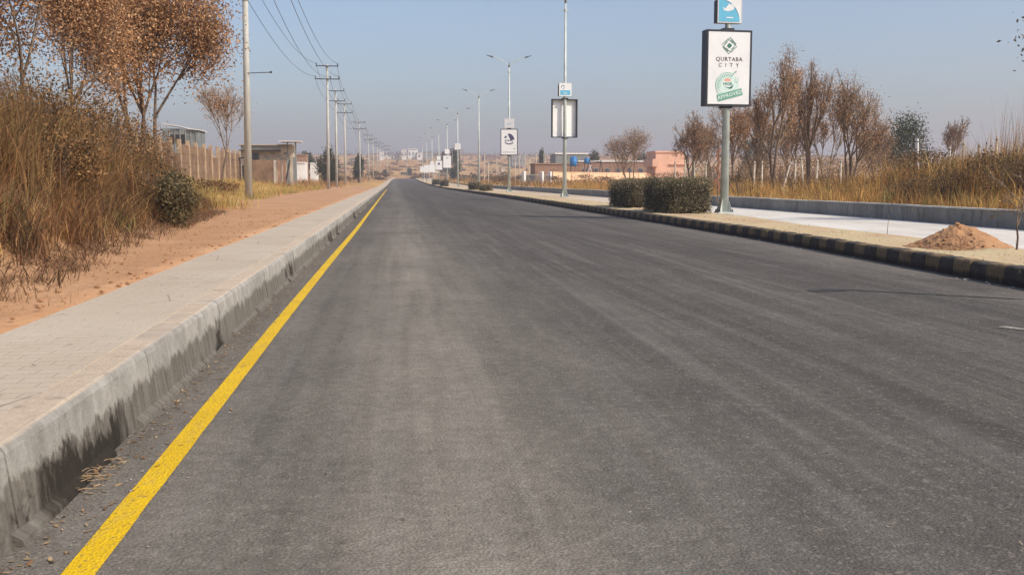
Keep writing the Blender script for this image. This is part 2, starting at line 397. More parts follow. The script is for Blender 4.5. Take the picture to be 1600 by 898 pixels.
def build_ground():
    xl = [-1.9-.0]+list(np.arange(-2.06, -9, -.22))+list(-9-np.cumsum(np.geomspace(.4, 160, 34)))
    xrr = [6.0, 11.9, 12.29]+list(np.arange(12.32, 24, .4))+list(24+np.cumsum(np.geomspace(.6, 160, 32)))
    xs = sorted(xl+[-1.3, 3.]+xrr)
    ys = list(np.arange(-12, 40, .4))+list(np.arange(40, 130, 1.5))+list(130+np.cumsum(np.geomspace(2, 60, 75)))
    V = []; T = []
    for y in ys:
        for x in xs:
            X = x+cx(min(y, 600))
            V.append((X, y, H(X, y)))
            xr = x
            s = 0; bk = 0
            if xr < -2.0:
                t = -xr-foot(y); s = 1-sm((t-.1)/.5) if y < 28 else 1-sm((t+1.2)/2.5)
                s *= 1-sm((y-110)/60); bk = sm((t-.1)/.5)*(1-sm((y-26)/14))
            elif xr > 12.2:
                bk = .25*(1-sm((y-60)/40))
            T.append((s, bk, 0))
    nx = len(xs); V = np.array(V); I = np.arange(len(ys)*nx).reshape(len(ys), nx)
    F = np.stack([I[:-1, :-1], I[:-1, 1:], I[1:, 1:], I[1:, :-1]], -1).reshape(-1, 4)
    me = npmesh('ground', V, F, np.array(T), True)
    return tag(link('ground', me, M['ground']), 'dry earth and fields on both sides of the road', kind='structure')
build_ground()
YS = list(np.arange(-6, 60, 1.))+list(np.arange(60, 200, 4.))+list(np.arange(200, 470, 10.))
def strip(name, f0, f1, z0, z1, mat, ys=YS, parent=None, thick=0, cross=1, jit=0):
    V = []
    n = cross+1
    for y in ys:
        for k in range(n):
            u = k/cross; x = f0(y)*(1-u)+f1(y)*u; z = z0(y)*(1-u)+z1(y)*u
            if jit and 0 < k < cross: z += jit*nz(x, y, 0, 2)
            if jit and k in (0, cross): pass
            V.append((x, y, z))
    I = np.arange(len(ys)*n).reshape(len(ys), n)
    F = np.stack([I[:-1, :-1], I[:-1, 1:], I[1:, 1:], I[1:, :-1]], -1).reshape(-1, 4)
    if thick:
        V2 = list(V)+[(v[0], v[1], v[2]-thick) for v in V]; o = len(V)
        side = []
        for a in (0, cross):
            for i in range(len(ys)-1):
                p, q = I[i, a], I[i+1, a]; side.append((p, q, q+o, p+o))
        F = np.concatenate([F, np.array(side)]); V = V2
    return link(name, npmesh(name, V, F, None, not thick), mat, parent)
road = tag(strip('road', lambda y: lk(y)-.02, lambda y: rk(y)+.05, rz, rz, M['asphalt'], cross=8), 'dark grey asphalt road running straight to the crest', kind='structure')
YL = [(-6, .88)]+[(onz(px, py, 0).y, -onz(px, py, 0).x) for px, py in ((122, 898), (283, 697), (440, 500), (508, 417), (555, 361))]+[(100, .86), (126, .82)]
yl = lambda y: -interp(y, YL)
ysl = [y for y in np.arange(-6, 126, 1.)]
strip('painted_line', lambda y: yl(y)-.048+.004*nz(y, 0, 0, 3), lambda y: yl(y)+.048+.004*nz(y, 5, 0, 3), lambda y: rz(y)+.004, lambda y: rz(y)+.004, M['yellow'], list(np.arange(-6, 126, .25)), road)['label'] = 'solid yellow edge line beside the left kerb'
# pavement with kerb stones
pav = tag(strip('pavement', lambda y: -2.06+cx(y)+(.03*nz(y, 1, 0, .7)), lambda y: -1.335+cx(y), lambda y: rz(y)+.298, lambda y: rz(y)+.302, M['walk'], thick=.25, cross=4, jit=.004), 'raised pale concrete footpath along the left side', kind='structure')
def kerb_mesh(name, prof, L, gap=.006, wob=0, seed=0):
    r = random.Random(seed); bm = bmesh.new(); n = 4; rows = []
    for k in range(n+1):
        y = gap/2+(L-gap)*k/n
        rows.append([bm.verts.new((x+(r.uniform(-1, 1)*wob*(0 if k in (0, n) else 1)), y, z+(r.uniform(-1, 1)*wob*.7*(0 if k in (0, n) else 1)))) for x, z in prof])
    for a, b in zip(rows[:-1], rows[1:]):
        for i in range(len(prof)-1): bm.faces.new((a[i], a[i+1], b[i+1], b[i]))
    bm.faces.new(rows[0]); bm.faces.new(rows[-1][::-1])
    bmesh.ops.recalc_face_normals(bm, faces=bm.faces)
    me = bpy.data.meshes.new(name); bm.to_mesh(me); bm.free(); return me
profL = [(-.20, -.05), (-.20, .30), (-.065, .300), (-.045, .292), (-.034, .272), (-.022, .17), (-.004, .03), (0, -.05)]
lms = []
for s in range(5):
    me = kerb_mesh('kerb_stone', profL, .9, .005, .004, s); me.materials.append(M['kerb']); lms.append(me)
y = -4.; i = 0
while y < 150:
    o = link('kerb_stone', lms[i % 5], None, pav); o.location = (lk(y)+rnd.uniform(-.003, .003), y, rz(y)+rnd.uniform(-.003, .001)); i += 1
    if y < 60: y += .9
    else: y += .9; o.scale = (1, 1, 1)
farL = strip('far_kerb', lambda y: lk(y)-.18, lambda y: lk(y)-.03, lambda y: rz(y)+.3, lambda y: rz(y)+.3, M['kerb'], [y for y in YS if y >= 150], pav, thick=.3)
# gutter lip, broken
bm = MB(); y = -4.
while y < 60:
    L = rnd.uniform(.5, 1.6); w = rnd.uniform(.03, .055); h = rnd.uniform(.012, .028)
    a = lk(y)-.012
    pts = [(a, y, -.03), (a, y, h+.025), (a+w*.75, y, h), (a+w, y, -.03)]
    bm.poly(pts, (rnd.uniform(-.01, .01), L, rnd.uniform(-.01, .005)))
    y += L+(rnd.uniform(.0, .06) if rnd.random() < .8 else rnd.uniform(.3, .8))
bm.build('gutter_lip', M['kerb'], pav)
# median with painted kerb stones
med = tag(strip('median', lambda y: rk(y)+.17, lambda y: we(y), lambda y: rz(y)+.195, lambda y: rz(y)+.20, M['median'], cross=8, jit=.05, ys=list(np.arange(-6, 60, .35))+[y for y in YS if y >= 60]), 'sandy median strip with dry grass between road and pale lane', kind='structure')
profR = [(0, -.05), (.004, .14), (.015, .185), (.035, .202), (.18, .207), (.18, -.05)]
rms = {}
for nm in ('kerb_black', 'kerb_yellow'):
    for s in range(3):
        for L in (.36, .72):
            me = kerb_mesh('kerb_stone', profR, L, .008, .006, s+5); me.materials.append(M[nm]); rms[nm, s, L] = me
y = -1.; i = 0
while y < 118:
    L = .36 if y < 46 else .72
    o = link('kerb_stone', rms[('kerb_black', 'kerb_yellow')[i % 2], rnd.randrange(3), L], None, med)
    o.location = (rk(y)+rnd.uniform(-.008, .008), y, rz(y)+rnd.uniform(-.008, .004)); o.rotation_euler.z = -math.atan((rk(y+1)-rk(y))) + rnd.uniform(-.012, .012)
    y += L; i += 1
strip('far_kerb', lambda y: rk(y), lambda y: rk(y)+.17, lambda y: rz(y)+.2, lambda y: rz(y)+.2, M['kerb_yellow'], [y for y in np.arange(118, 465, 4.)], med, thick=.3)
tag(strip('service_lane', lambda y: we(y), lambda y: WX+cx(y), lambda y: rz(y)+.17, lambda y: rz(y)+.15, M['wroad'], cross=2), 'pale concrete service lane beyond the median', kind='structure')
lw = thing('low_wall', 'low grey concrete edging wall along the far side of the pale lane', 'wall', (WX, 0, 0))
wm = [MB().box((.12, 1.5, .24), (.24, 2.985, .56), bev=.012).mesh('concrete_block') for _ in range(1)]
t = NT('wall_block'); p_ = t.geo(); oi_ = t.n.new('ShaderNodeObjectInfo').outputs['Random']
c_ = t.ramp(t.noise(t.map(p_, (1, 1, .5)), 2.2, 6, .7), [(.3, (.20, .19, .17, 1)), (.7, (.36, .34, .31, 1))]); c_ = t.mix(.8, c_, t.bw(oi_, 0, 1, .75, 1.12), 'MULTIPLY')
c_ = t.mix(t.bw(t.noise(t.map(p_, (1, 2, .4)), 3, 5, .7), .55, .65, 0, .55), c_, (.11, .09, .075, 1)); t.color(c_).rough(.9).bump(t.noise(p_, 25, 5, .7), .6, .01)
wm[0].materials.append(t.m)
cap = MB().box((.12, 1.5, .535), (.27, 2.99, .035), bev=.008).mesh('coping'); cap.materials.append(simple('coping_concrete', (.50, .47, .42, 1), .9, .15, 3))
y = 2.
while y < 170:
    o = link('concrete_block', wm[0], None, lw); o.location = (cx(y), y, rz(y)+rnd.uniform(-.008, .008)-.03)
    o2 = link('coping', cap, None, lw); o2.location = (cx(y), y, o.location.z); y += 3

# ------------------------------------------------------------------ vegetation
def blades(P, h, w, lean, cols, seg=3, droop=.6):
    """P (n,3) roots; curved tapering blades"""
    n = len(P); az = NR.uniform(0, 2*np.pi, n)
    dirv = np.stack([np.cos(az), np.sin(az), np.zeros(n)], 1); side = np.stack([-np.sin(az), np.cos(az), np.zeros(n)], 1)
    # random facing of the ribbon
    fa = NR.uniform(0, 2*np.pi, n); side = np.stack([np.cos(fa), np.sin(fa), np.zeros(n)], 1)
    V = []
    for k in range(seg+1):
        u = k/seg
        out = lean*(u**1.7)*h; up = h*(u-droop*lean*u**3)
        c = P+dirv*out[:, None]+np.array([[0, 0, 1.]])*up[:, None]
        ww = (w*(1-u*.92))[:, None]
        V.append(c-side*ww/2); V.append(c+side*ww/2)
    V = np.stack(V, 1).reshape(-1, 3); b = np.arange(n)*2*(seg+1); F = []
    for k in range(seg): F.append(np.stack([b+2*k, b+2*k+1, b+2*k+3, b+2*k+2], 1))
    return V, np.concatenate(F), np.repeat(cols, 2*(seg+1), 0)
def tussocks(name, centres, per, hr, wr, lean, pal, rad, label, seg=3, droop=.6, zf=H, kind='stuff', cat='grass', pal_w=None):
    pal = np.array(pal); cs = np.array(centres); n = len(cs)
    ci = np.repeat(np.arange(n), per); N = len(ci)
    pc = NR.choice(len(pal), n, p=pal_w); ht = NR.uniform(.75, 1.2, n)
    off = NR.normal(0, 1, (N, 2))*rad
    P = np.empty((N, 3)); P[:, :2] = cs[ci, :2]+off
    P[:, 2] = cs[ci, 2]-.03
    if cs.shape[1] > 3: ht = ht*cs[:, 3]
    h = NR.uniform(*hr, N)*ht[ci]; w = NR.uniform(*wr, N)
    mixp = np.where(NR.random(N) < .78, pc[ci], NR.integers(0, len(pal), N))
    cols = pal[mixp]*NR.uniform(.6, 1.3, (N, 1))*(1+NR.normal(0, .05, (N, 3)))
    V, F, T = blades(P, h, w, NR.uniform(*lean, N), np.clip(cols, .005, .9), seg, droop)
    me = npmesh(name, V, F, T); o = link(name, me, M['grass'])
    return tag(o, label, cat, kind=kind)
STRAW = [(.42, .285, .135), (.34, .21, .09), (.26, .145, .065), (.16, .085, .045), (.20, .175, .075)]
def scatter(n, fx, fy, ok=lambda x, y: True, hs=None, seed=1):
    r = random.Random(seed); out = []
    k = 0
    while len(out) < n and k < n*20:
        k += 1; y = fy(r); x = fx(r, y)
        if ok(x, y): out.append((x, y, H(x, y), hs(x, y, r) if hs else 1.))
    return out
# left bank: long drooping tussocks, browner low down
c = scatter(1500, lambda r, y: -foot(y)-.15-abs(r.gauss(0, 1))*2.4, lambda r: 5+27*r.random()**.9, hs=lambda x, y, r: (.55+.5*sm((-x-foot(y))/1.6))*(1 if y < 20 else interp(y, [(20, 1), (32, .55)])))
tussocks('bank_grass', c, 50, (.5, 1.15), (.006, .016), (.25, .95), [(.36, .20, .08), (.25, .125, .05), (.16, .08, .038), (.085, .048, .026), (.18, .14, .055)], .10, 'long drooping dry grass covering the left bank', pal_w=[.22, .22, .2, .20, .16])
c = scatter(720, lambda r, y: -foot(y)-.7-r.random()*5, lambda r: 6+22*r.random())
tussocks('seed_grass', c, 26, (.8, 1.4), (.005, .012), (.1, .45), [(.36, .20, .08), (.28, .145, .055), (.20, .13, .05), (.15, .085, .04)], .16, 'taller brown seeding grass along the top of the left bank')
c = scatter(900, lambda r, y: -foot(y)+.3-abs(r.gauss(0, 1))*1.0, lambda r: 4.5+22*r.random(), hs=lambda x, y, r: r.uniform(.3, .8))
tussocks('bank_scrub', c, 22, (.18, .5), (.006, .014), (.5, 1.3), [(.14, .07, .04), (.10, .055, .03), (.22, .12, .065), (.30, .19, .10)], .09, 'matted brown dead grass hanging at the foot of the left bank', droop=.8)
c = scatter(520, lambda r, y: -foot(y)+.4-r.random()**1.4*10, lambda r: 28+75*r.random())
tussocks('verge_grass', c, 26, (.25, .7), (.010, .028), (.2, .8), [(.50, .36, .11), (.42, .32, .10), (.30, .26, .08), (.48, .27, .10)], .30, 'yellow green tufts of grass beside the power poles', seg=2)
# right field
def righth(x, y, r): return interp(y, [(10, 1.1), (25, 1.05), (32, .62), (60, .6), (100, .7)])*r.uniform(.6, 1.25)*(1 if x > WX+1.6 else .55)
c = scatter(4200, lambda r, y: WX+.4+abs(r.random())**1.5*(9+y*.55), lambda r: 10+75*r.random()**1.25, hs=righth, seed=3)
tussocks('field_grass', c, 26, (.6, 1.4), (.012, .026), (.1, .6), [(.60, .38, .13), (.52, .30, .10), (.44, .22, .075), (.30, .16, .065), (.30, .25, .09)], .17, 'tall golden dry grass filling the field on the right', seg=2, pal_w=[.40, .28, .16, .08, .08])
c = scatter(380, lambda r, y: 16.5+r.gauss(0, 1)*2.2+(30-y)*.1, lambda r: r.gauss(27, 4.5), hs=lambda x, y, r: r.uniform(.7, 1), seed=9, ok=lambda x, y: x > WX+1.8)
tussocks('scrub', c, 34, (.35, .95), (.010, .022), (.25, 1.0), [(.09, .055, .03), (.13, .075, .035), (.085, .08, .035), (.16, .10, .05)], .16, 'dark brown tangled scrub below the crest of the right field', seg=2)
c = scatter(60, lambda r, y: r.uniform(15, 20), lambda r: r.uniform(22, 28), seed=19, ok=lambda x, y: x > WX+1.8 and x > y*.61)
tussocks('reeds', c, 10, (1.3, 2.3), (.008, .016), (.02, .2), [(.36, .22, .12), (.28, .17, .10)], .2, 'thin tall reeds standing above the grass at the right edge', seg=3)
# far fields
c = scatter(3000, lambda r, y: r.uniform(-.22, .42)*y+(16 if r.random() < .7 else -16), lambda r: 85+420*r.random()**1.3, ok=lambda x, y: (x < lk(y)-6 or x > WX+cx(y)+1.5), seed=5)
tussocks('far_grass', c, 12, (.5, 1.2), (.06, .16), (.2, .8), [(.46, .28, .10), (.36, .19, .075), (.22, .16, .06), (.42, .21, .09)], .8, 'patchy dry grass and weeds over the distant fields', seg=1)
# median weeds and litter
c = scatter(260, lambda r, y: r.uniform(rk(y)+.25, we(y)-.1), lambda r: 8+50*r.random()**1.3, seed=6)
c = [(x, y, .2, 1) for x, y, _, _ in c]
tussocks('median_grass', c, 12, (.03, .12), (.006, .012), (.4, 1.2), [(.48, .36, .18), (.40, .31, .14), (.32, .30, .12)], .16, 'short dry grass tufts on the median', seg=2)
c = scatter(120, lambda r, y: -foot(y)+.15+r.random()*.7, lambda r: 5+30*r.random(), seed=16, ok=lambda x, y: x < -2.1)
tussocks('footpath_edge_grass', c, 7, (.04, .14), (.004, .010), (.3, 1.3), [(.50, .36, .18), (.36, .22, .11)], .05, 'small straw sprigs on the bare soil beside the footpath', seg=2)

def leaf_quads(P, size, pal, ratio=.5, w=None, shade=None):
    n = len(P); a = NR.normal(0, 1, (n, 3)); a /= np.linalg.norm(a, axis=1, keepdims=True)
    b = np.cross(a, NR.normal(0, 1, (n, 3))); b /= np.linalg.norm(b, axis=1, keepdims=True)
    s = size*NR.uniform(.6, 1.35, (n, 1)); A = a*s/2; B = b*s*ratio/2
    V = np.stack([P-A, P-B*1.0+A*.1, P+A, P+B*1.0+A*.1], 1).reshape(-1, 3)
    F = np.arange(n*4).reshape(n, 4); pal = np.array(pal)
    cols = pal[NR.choice(len(pal), n, p=w)]*NR.uniform(.65, 1.3, (n, 1))
    return V, F, np.repeat(np.clip(cols, .004, .9), 4, 0)
def grow(seed, height, r0, fork=.3, levels=5, spread=.5, up=.25, nchild=(2, 4), curve=.12, stems=1, shrink=.72):
    r = random.Random(seed); segs = []; tips = []
    def rec(p, d, L, rad, lv):
        n = 3; q = p.copy()
        for k in range(n):
            d2 = (d+Vector((r.gauss(0, curve), r.gauss(0, curve), r.gauss(0, curve*.6)+up*.12))).normalized()
            q2 = q+d2*(L/n); ra = rad*(1-.3*k/n); rb = rad*(1-.3*(k+1)/n)
            segs.append((tuple(q), tuple(q2), ra, rb, lv))
            if lv >= max(1, levels-3): tips.append((tuple(q2), lv))
            if lv >= 1 and r.random() < .35 and lv < levels:
                dd = (d2+Vector((r.gauss(0, spread), r.gauss(0, spread), r.gauss(0, spread*.5)))).normalized(); rec(q2, dd, L*shrink*.8, rb*.55, lv+2 if lv+2 <= levels else levels)
            q = q2; d = d2
        if lv < levels:
            for _ in range(r.randint(*nchild)):
                dd = (d+Vector((r.gauss(0, spread), r.gauss(0, spread), r.gauss(0, spread*.6)+up))).normalized()
                rec(q, dd, L*shrink*r.uniform(.75, 1.15), rad*.62, lv+1)
    for s in range(stems):
        dd = Vector((r.gauss(0, .12+.1*(stems > 1)), r.gauss(0, .12), 1)).normalized()
        rec(Vector((r.gauss(0, .1)*(stems > 1), r.gauss(0, .1)*(stems > 1), -.1)), dd, height*fork, r0, 0)
    zmax = max(s[1][2] for s in segs); k = height/zmax
    segs = [(tuple(np.array(a)*k), tuple(np.array(b)*k), ra, rb, lv) for a, b, ra, rb, lv in segs]
    tips = [(tuple(np.array(a)*k), lv) for a, lv in tips]
    return segs, tips
BROWN = [(.45, .25, .12), (.36, .19, .09), (.52, .33, .18), (.22, .12, .065), (.47, .25, .11)]
DRYP = [(.58, .33, .17), (.46, .25, .12), (.62, .40, .23), (.33, .19, .10)]
GREENP = [(.055, .07, .03), (.07, .085, .035), (.04, .052, .024), (.10, .10, .05)]
def tree(loc, height, label, seed, nleaf, lsize, pal, group='trees and saplings in the dry fields', name='tree', cat='tree', spread=.5, levels=5, fork=.28, stems=1, r0=None, scat=.16, up=.25, minr=.006, ratio=.5, xs=1., cut=0., nchild=(2, 4), rad=None):
    root = thing(name, label, cat, loc, 0, group)
    r0 = r0 or height*.022
    segs, tips = grow(seed, height, r0, fork, levels, spread, up, stems=stems, nchild=nchild)
    tz = np.array([t[0] for t in tips]); cen = np.median(tz[:, :2], 0)
    if rad:
        xs = rad/max(.1, np.percentile(np.linalg.norm(tz[:, :2]-cen, axis=1), 90))
    lean_ = -cen*xs*.8
    def bend(a): # centre the crown over the root without moving the foot
        a = np.array(a)*np.array([xs, xs, 1]); u = np.clip(a[..., 2:3]/height, 0, 1)**1.3; a[..., :2] = a[..., :2]+lean_*u; return a
    tr = [s for s in segs if s[4] == 0]; br = [s for s in segs if s[4] > 0]
    f = lambda L: [(bend(a), bend(b), max(ra, minr), max(rb, minr)) for a, b, ra, rb, _ in L]
    V, F = tubes(f(tr), 8); link('trunk', npmesh('trunk', V, F, None, True), M['bark'], root)
    if br:
        V, F = tubes(f(br), 4); link('branches', npmesh('branches', V, F, None, True), M['twig'] if height > 2 else M['twig'], root)
    if nleaf:
        tp = bend(tz)
        if cut: tp = tp[tp[:, 2] > cut*height]
        # clump: weight per tip so some branches are fuller
        wt = NR.random(len(tp))**1.5+.08; wt /= wt.sum()
        P = tp[NR.choice(len(tp), nleaf, p=wt)]+NR.normal(0, scat*(rad*.55 if rad else height*.16), (nleaf, 3))
        V, F, T = leaf_quads(P, lsize, pal, ratio)
        link('crown', npmesh('crown', V, F, T), M['leaf'], root)
    return root
def gnd(px, Y):
    p = at(px, 282, Y); return (p.x, Y, H(p.x, Y)-.03)
LG = 'trees on the left bank'
tree(gnd(226, 30), 7.3, 'large tree with dense russet leaves behind the left bank, nearest the power pole', 3, 60000, .085, BROWN, LG, spread=.62, levels=5, fork=.15, stems=4, scat=.36, r0=.065, cut=.08, up=.1, rad=1.75)
tree(gnd(40, 21), 6.2, 'leafy brown tree at the far left edge of the photo with bare forking limbs below', 12, 30000, .075, BROWN[:3]+DRYP, LG, spread=.65, fork=.20, stems=2, scat=.36, r0=.05, cut=.18, up=.1, rad=1.75, levels=5)
tree(gnd(118, 26), 6.6, 'middle brown tree between the two others on the left bank', 21, 30000, .075, DRYP+BROWN[:2], LG, spread=.65, fork=.20, stems=2, scat=.36, r0=.05, cut=.18, up=.1, rad=1.7)
tree(gnd(345, 62), 6.2, 'thin pale leafless tree behind the precast wall', 31, 5000, .07, DRYP, LG, spread=.42, fork=.3, scat=.3, minr=.010, r0=.06, rad=1.5)
RG = 'dry trees in the right field'
for i, (px, Y, top, n, ls, lab, rr, sd) in enumerate([
    (1210, 44, 70, 6500, .075, 'tallest dry tree with sparse rusty leaves right of the big sign', 40, 41),
    (1262, 48, 92, 5000, .075, 'dry tree standing just right of the tallest one', 32, 42),
    (1322, 46, 108, 6500, .075, 'rounded dry tree, rightmost of the leafy brown group', 46, 43),
    (1148, 58, 140, 3800, .09, 'dry tree partly hidden behind the big sign pole', 34, 44),
    (1082, 70, 172, 3600, .10, 'pale thin tree left of the big sign pole', 30, 45),
    (985, 118, 198, 3200, .15, 'wispy bare tree above the peach boundary wall', 36, 46),
    (1495, 75, 180, 1500, .09, 'small lone dry tree on the crest of the right field', 20, 47),
    (1180, 62, 150, 3000, .09, 'hazy dry tree in the gap between the big sign and the tallest tree', 36, 61),
    (1240, 70, 170, 2600, .10, 'low dry tree behind the two tallest', 40, 62),
    (1292, 66, 165, 2600, .10, 'low dry tree filling the gap before the rounded one', 36, 63),
    (1362, 60, 185, 2400, .09, 'low scraggy tree just right of the rounded dry tree', 34, 64),
    (1112, 80, 190, 2400, .11, 'low hazy tree just left of the big sign pole', 34, 65)]):
    p = gnd(px, Y); h = at(px, top, Y).z-p[2]
    tree(p, h, lab, sd, n, ls, [BROWN[:3]+DRYP, DRYP, DRYP+[(.30, .22, .12)]][i % 3], RG, spread=.58+.06*(i % 3), fork=.16, scat=.30, minr=.006 if Y < 60 else .010, stems=2+i % 3, up=.22+.08*(i % 2), levels=5, nchild=(2, 4), r0=h*.0115, cut=.12, rad=rr*Y/1600)
p = gnd(1672, 21)
tree(p, 5.2, 'tree whose leafy branch tips show at the top right corner', 50, 2600, .10, [(.22, .15, .07), (.16, .12, .06), (.28, .17, .08)], RG, spread=.55, fork=.3, scat=.35, cut=.4, rad=1.15)
def bush(loc, rx, ry, h, label, n, ls, pal, name='shrub', group=None, cat='shrub', flat=0):
    root = thing(name, label, cat, loc, 0, group)
    r = random.Random(int(loc[1]*10)); segs = []
    for k in range(16):
        a = r.uniform(0, 6.28); t = (math.cos(a)*rx*.6*r.random(), math.sin(a)*ry*.6*r.random(), h*r.uniform(.5, .85)); segs.append(((t[0]*.2, t[1]*.2, -.05), t, .02+h*.008, .008))
    V, F = tubes(segs, 5); link('stems', npmesh('stems', V, F), M['bark'], root)
    nc = max(8, n//180); cc = NR.normal(0, 1, (nc, 3)); cc /= np.linalg.norm(cc, axis=1, keepdims=True); cc *= NR.uniform(.45, .85, (nc, 1))
    P = cc[NR.integers(0, nc, n)]+NR.normal(0, .17, (n, 3))
    P = P*np.array([rx, ry, h*.52])+np.array([0, 0, h*.5]); P[:, 2] = np.abs(P[:, 2])
    V, F, T = leaf_quads(P, ls, pal); link('crown', npmesh('crown', V, F, T), M['leaf'], root)
    return root
p = onz(303, 352, .35); bush((p.x-.25, p.y, .3), .42, .75, 1.0, 'dark green bush at the foot of the left bank', 6500, .055, [(.12, .10, .048), (.17, .125, .06), (.22, .145, .07), (.07, .065, .034)])
bush(gnd(215, 24), .9, .9, .9, 'small dark bush under the large russet tree', 2500, .07, [(.06, .06, .035), (.09, .08, .045)])
for px, Y, w, top, lab in [(516, 150, 34, 228, 'round dark green tree behind the first power poles'), (560, 210, 16, 236, 'small dark tree between the power poles'), (1408, 82, 74, 180, 'dark green bushy tree on the crest of the right field'),
    (930, 240, 17, 231, 'dark green tree behind the blue tanks'), (846, 260, 16, 232, 'grey green tree left of the second signboard pole'), (1000, 250, 22, 238, 'hazy tree behind the peach wall'), (712, 300, 18, 228, 'dark clump of trees behind the distant signboards'), (1180, 170, 40, 215, 'hazy green tree behind the dry trees'),
    (480, 260, 22, 240, 'far pale tree left of the round dark tree'), (640, 480, 6, 264, 'lone bush on the far slope beside the last power pole'), (602, 460, 5, 264, 'lone bush on the far slope'), (695, 500, 14, 240, 'far bush at the skyline by the road crest')]:
    p = gnd(px, Y); h = at(px, top, Y).z-p[2]; w = w*Y/1600*.62
    bush(p, w, w, max(1.0, h), lab, 11000 if px == 1408 else 4200 if Y < 200 else 2200, max(.12, Y*.0021), GREENP, 'bushy_tree', 'dark trees scattered in the distance', 'tree')
for i, (px, Y, w, h) in enumerate([(1160, 40, 1.2, .9), (1250, 38, 1.4, 1.0), (1555, 24, 1.1, 1.2), (1440, 30, 1.3, 1.0), (590, 300, 5, 2.6), (655, 380, 5, 2.2), (790, 170, 3, 1.5), (880, 130, 3, 1.3), (925, 128, 3.5, 1.5), (1050, 110, 3, 1.6), (830, 200, 4, 1.6), (1420, 26, .9, .8), (1490, 25, 1.1, .95), (1590, 22, 1.0, 1.2), (150, 19, 1.0, 1.5), (60, 16, .9, 1.4), (200, 23, 1.2, 1.6), (110, 24, 1.5, 2.1), (180, 36, 2.0, 2.6), (232, 38, 1.2, 1.5), (25, 26, 1.6, 2.8), (330, 48, 1.3, .8), (95, 13.5, .6, .9), (225, 19, .6, .9), (1225, 60, 3.5, 2.6), (1300, 62, 3.5, 2.4), (1150, 66, 3.5, 2.4), (1370, 56, 3, 2.3), (1530, 40, 2.2, 1.6), (1460, 44, 2.2, 1.6)]):
    labs = ['brown scrub bush right of the big sign pole', 'brown scrub bush among the posts below the dry trees', 'dark tangled bush at the right edge', 'olive brown bush below the crest at right', 'brown weeds where the far footpath ends', 'rusty bush on the far slope left of the small signs', 'rusty low scrub behind the third signboard', 'brown mound of scrub against the peach wall', 'second brown mound of scrub against the peach wall', 'ochre weeds below the pink building', 'low scrub by the grey gate', 'dark brush below the thick white leaning post', 'dark brush under the second white leaning post', 'dark brush at the right edge behind the sapling', 'tangled brown brush on the left bank below the middle tree', 'tangled brown brush nearest the left edge on the bank', 'brown brush beside the trunks of the russet tree', 'tall brown brush behind the crest of the left bank', 'tall brush filling the gap left of the russet tree trunks', 'brush by the near end of the precast wall under the russet tree', 'tall brush at the far left edge behind the bank', 'low brush before the middle of the precast wall', 'small matted brush low on the nearest part of the bank', 'small matted brush at the foot of the bank beside the dark green bush', 'hazy brown thicket under the tallest dry trees', 'hazy brown thicket under the rounded dry tree', 'hazy brown thicket behind the big sign pole', 'hazy thicket right of the rounded dry tree', 'olive brown thicket on the crest between the thin posts', 'olive brown thicket on the crest behind the thick white post']
    p = gnd(px, Y); bush(p, w, w, h, labs[i], 1500 if i < 11 else int(1800+(6500 if Y < 40 else 2600)*min(1, w*h/3)), max(.07, Y*.0013) if i < 11 else (.05 if Y < 40 else .06+Y*.0006), ([(.27, .145, .06), (.17, .09, .04), (.35, .20, .08), (.10, .07, .035)] if px < 400 else [(.20, .12, .06), (.14, .08, .045), (.26, .16, .075), (.10, .08, .04)]) if not 24 <= i <= 27 else [(.36, .22, .11), (.27, .16, .08), (.42, .28, .15), (.20, .15, .08)], group='scrub bushes')
def far_scrub():
    r = random.Random(31); P = []; T = []
    for k in range(1000):
        y = r.uniform(230, 930) if k > 260 else r.uniform(860, 1000); x = r.uniform(-.24, .45)*y
        if lk(y)-9 < x < WX+cx(y)+3 and y < 480: continue
        w = r.uniform(.8, 4.0)*(1 if y < 860 else 2.2); h = r.uniform(.5, 2.2)*(1 if y < 860 else 1.9); n = 40; g = H(x, y)
        q = np.array([[r.gauss(0, w*.5), r.gauss(0, w*.4), abs(r.gauss(0, h*.45))] for _ in range(n)])+np.array([x, y, g]); P.append(q)
        c_ = np.array(r.choice([(.10, .09, .05), (.20, .12, .055), (.34, .18, .07), (.08, .08, .045), (.42, .27, .09), (.26, .13, .055)])); T.append(np.tile(c_, (n, 1)))
    P = np.concatenate(P); T = np.concatenate(T); V, F, _ = leaf_quads(P, 1.0, [(1, 1, 1)], .6)
    return tag(link('far_scrub', npmesh('far_scrub', V, F, np.repeat(T*NR.uniform(.7, 1.3, (len(T), 1)), 4, 0)), M['leaf']), 'dark scattered scrub over the far slopes and skyline', 'scrub', kind='stuff')
far_scrub()
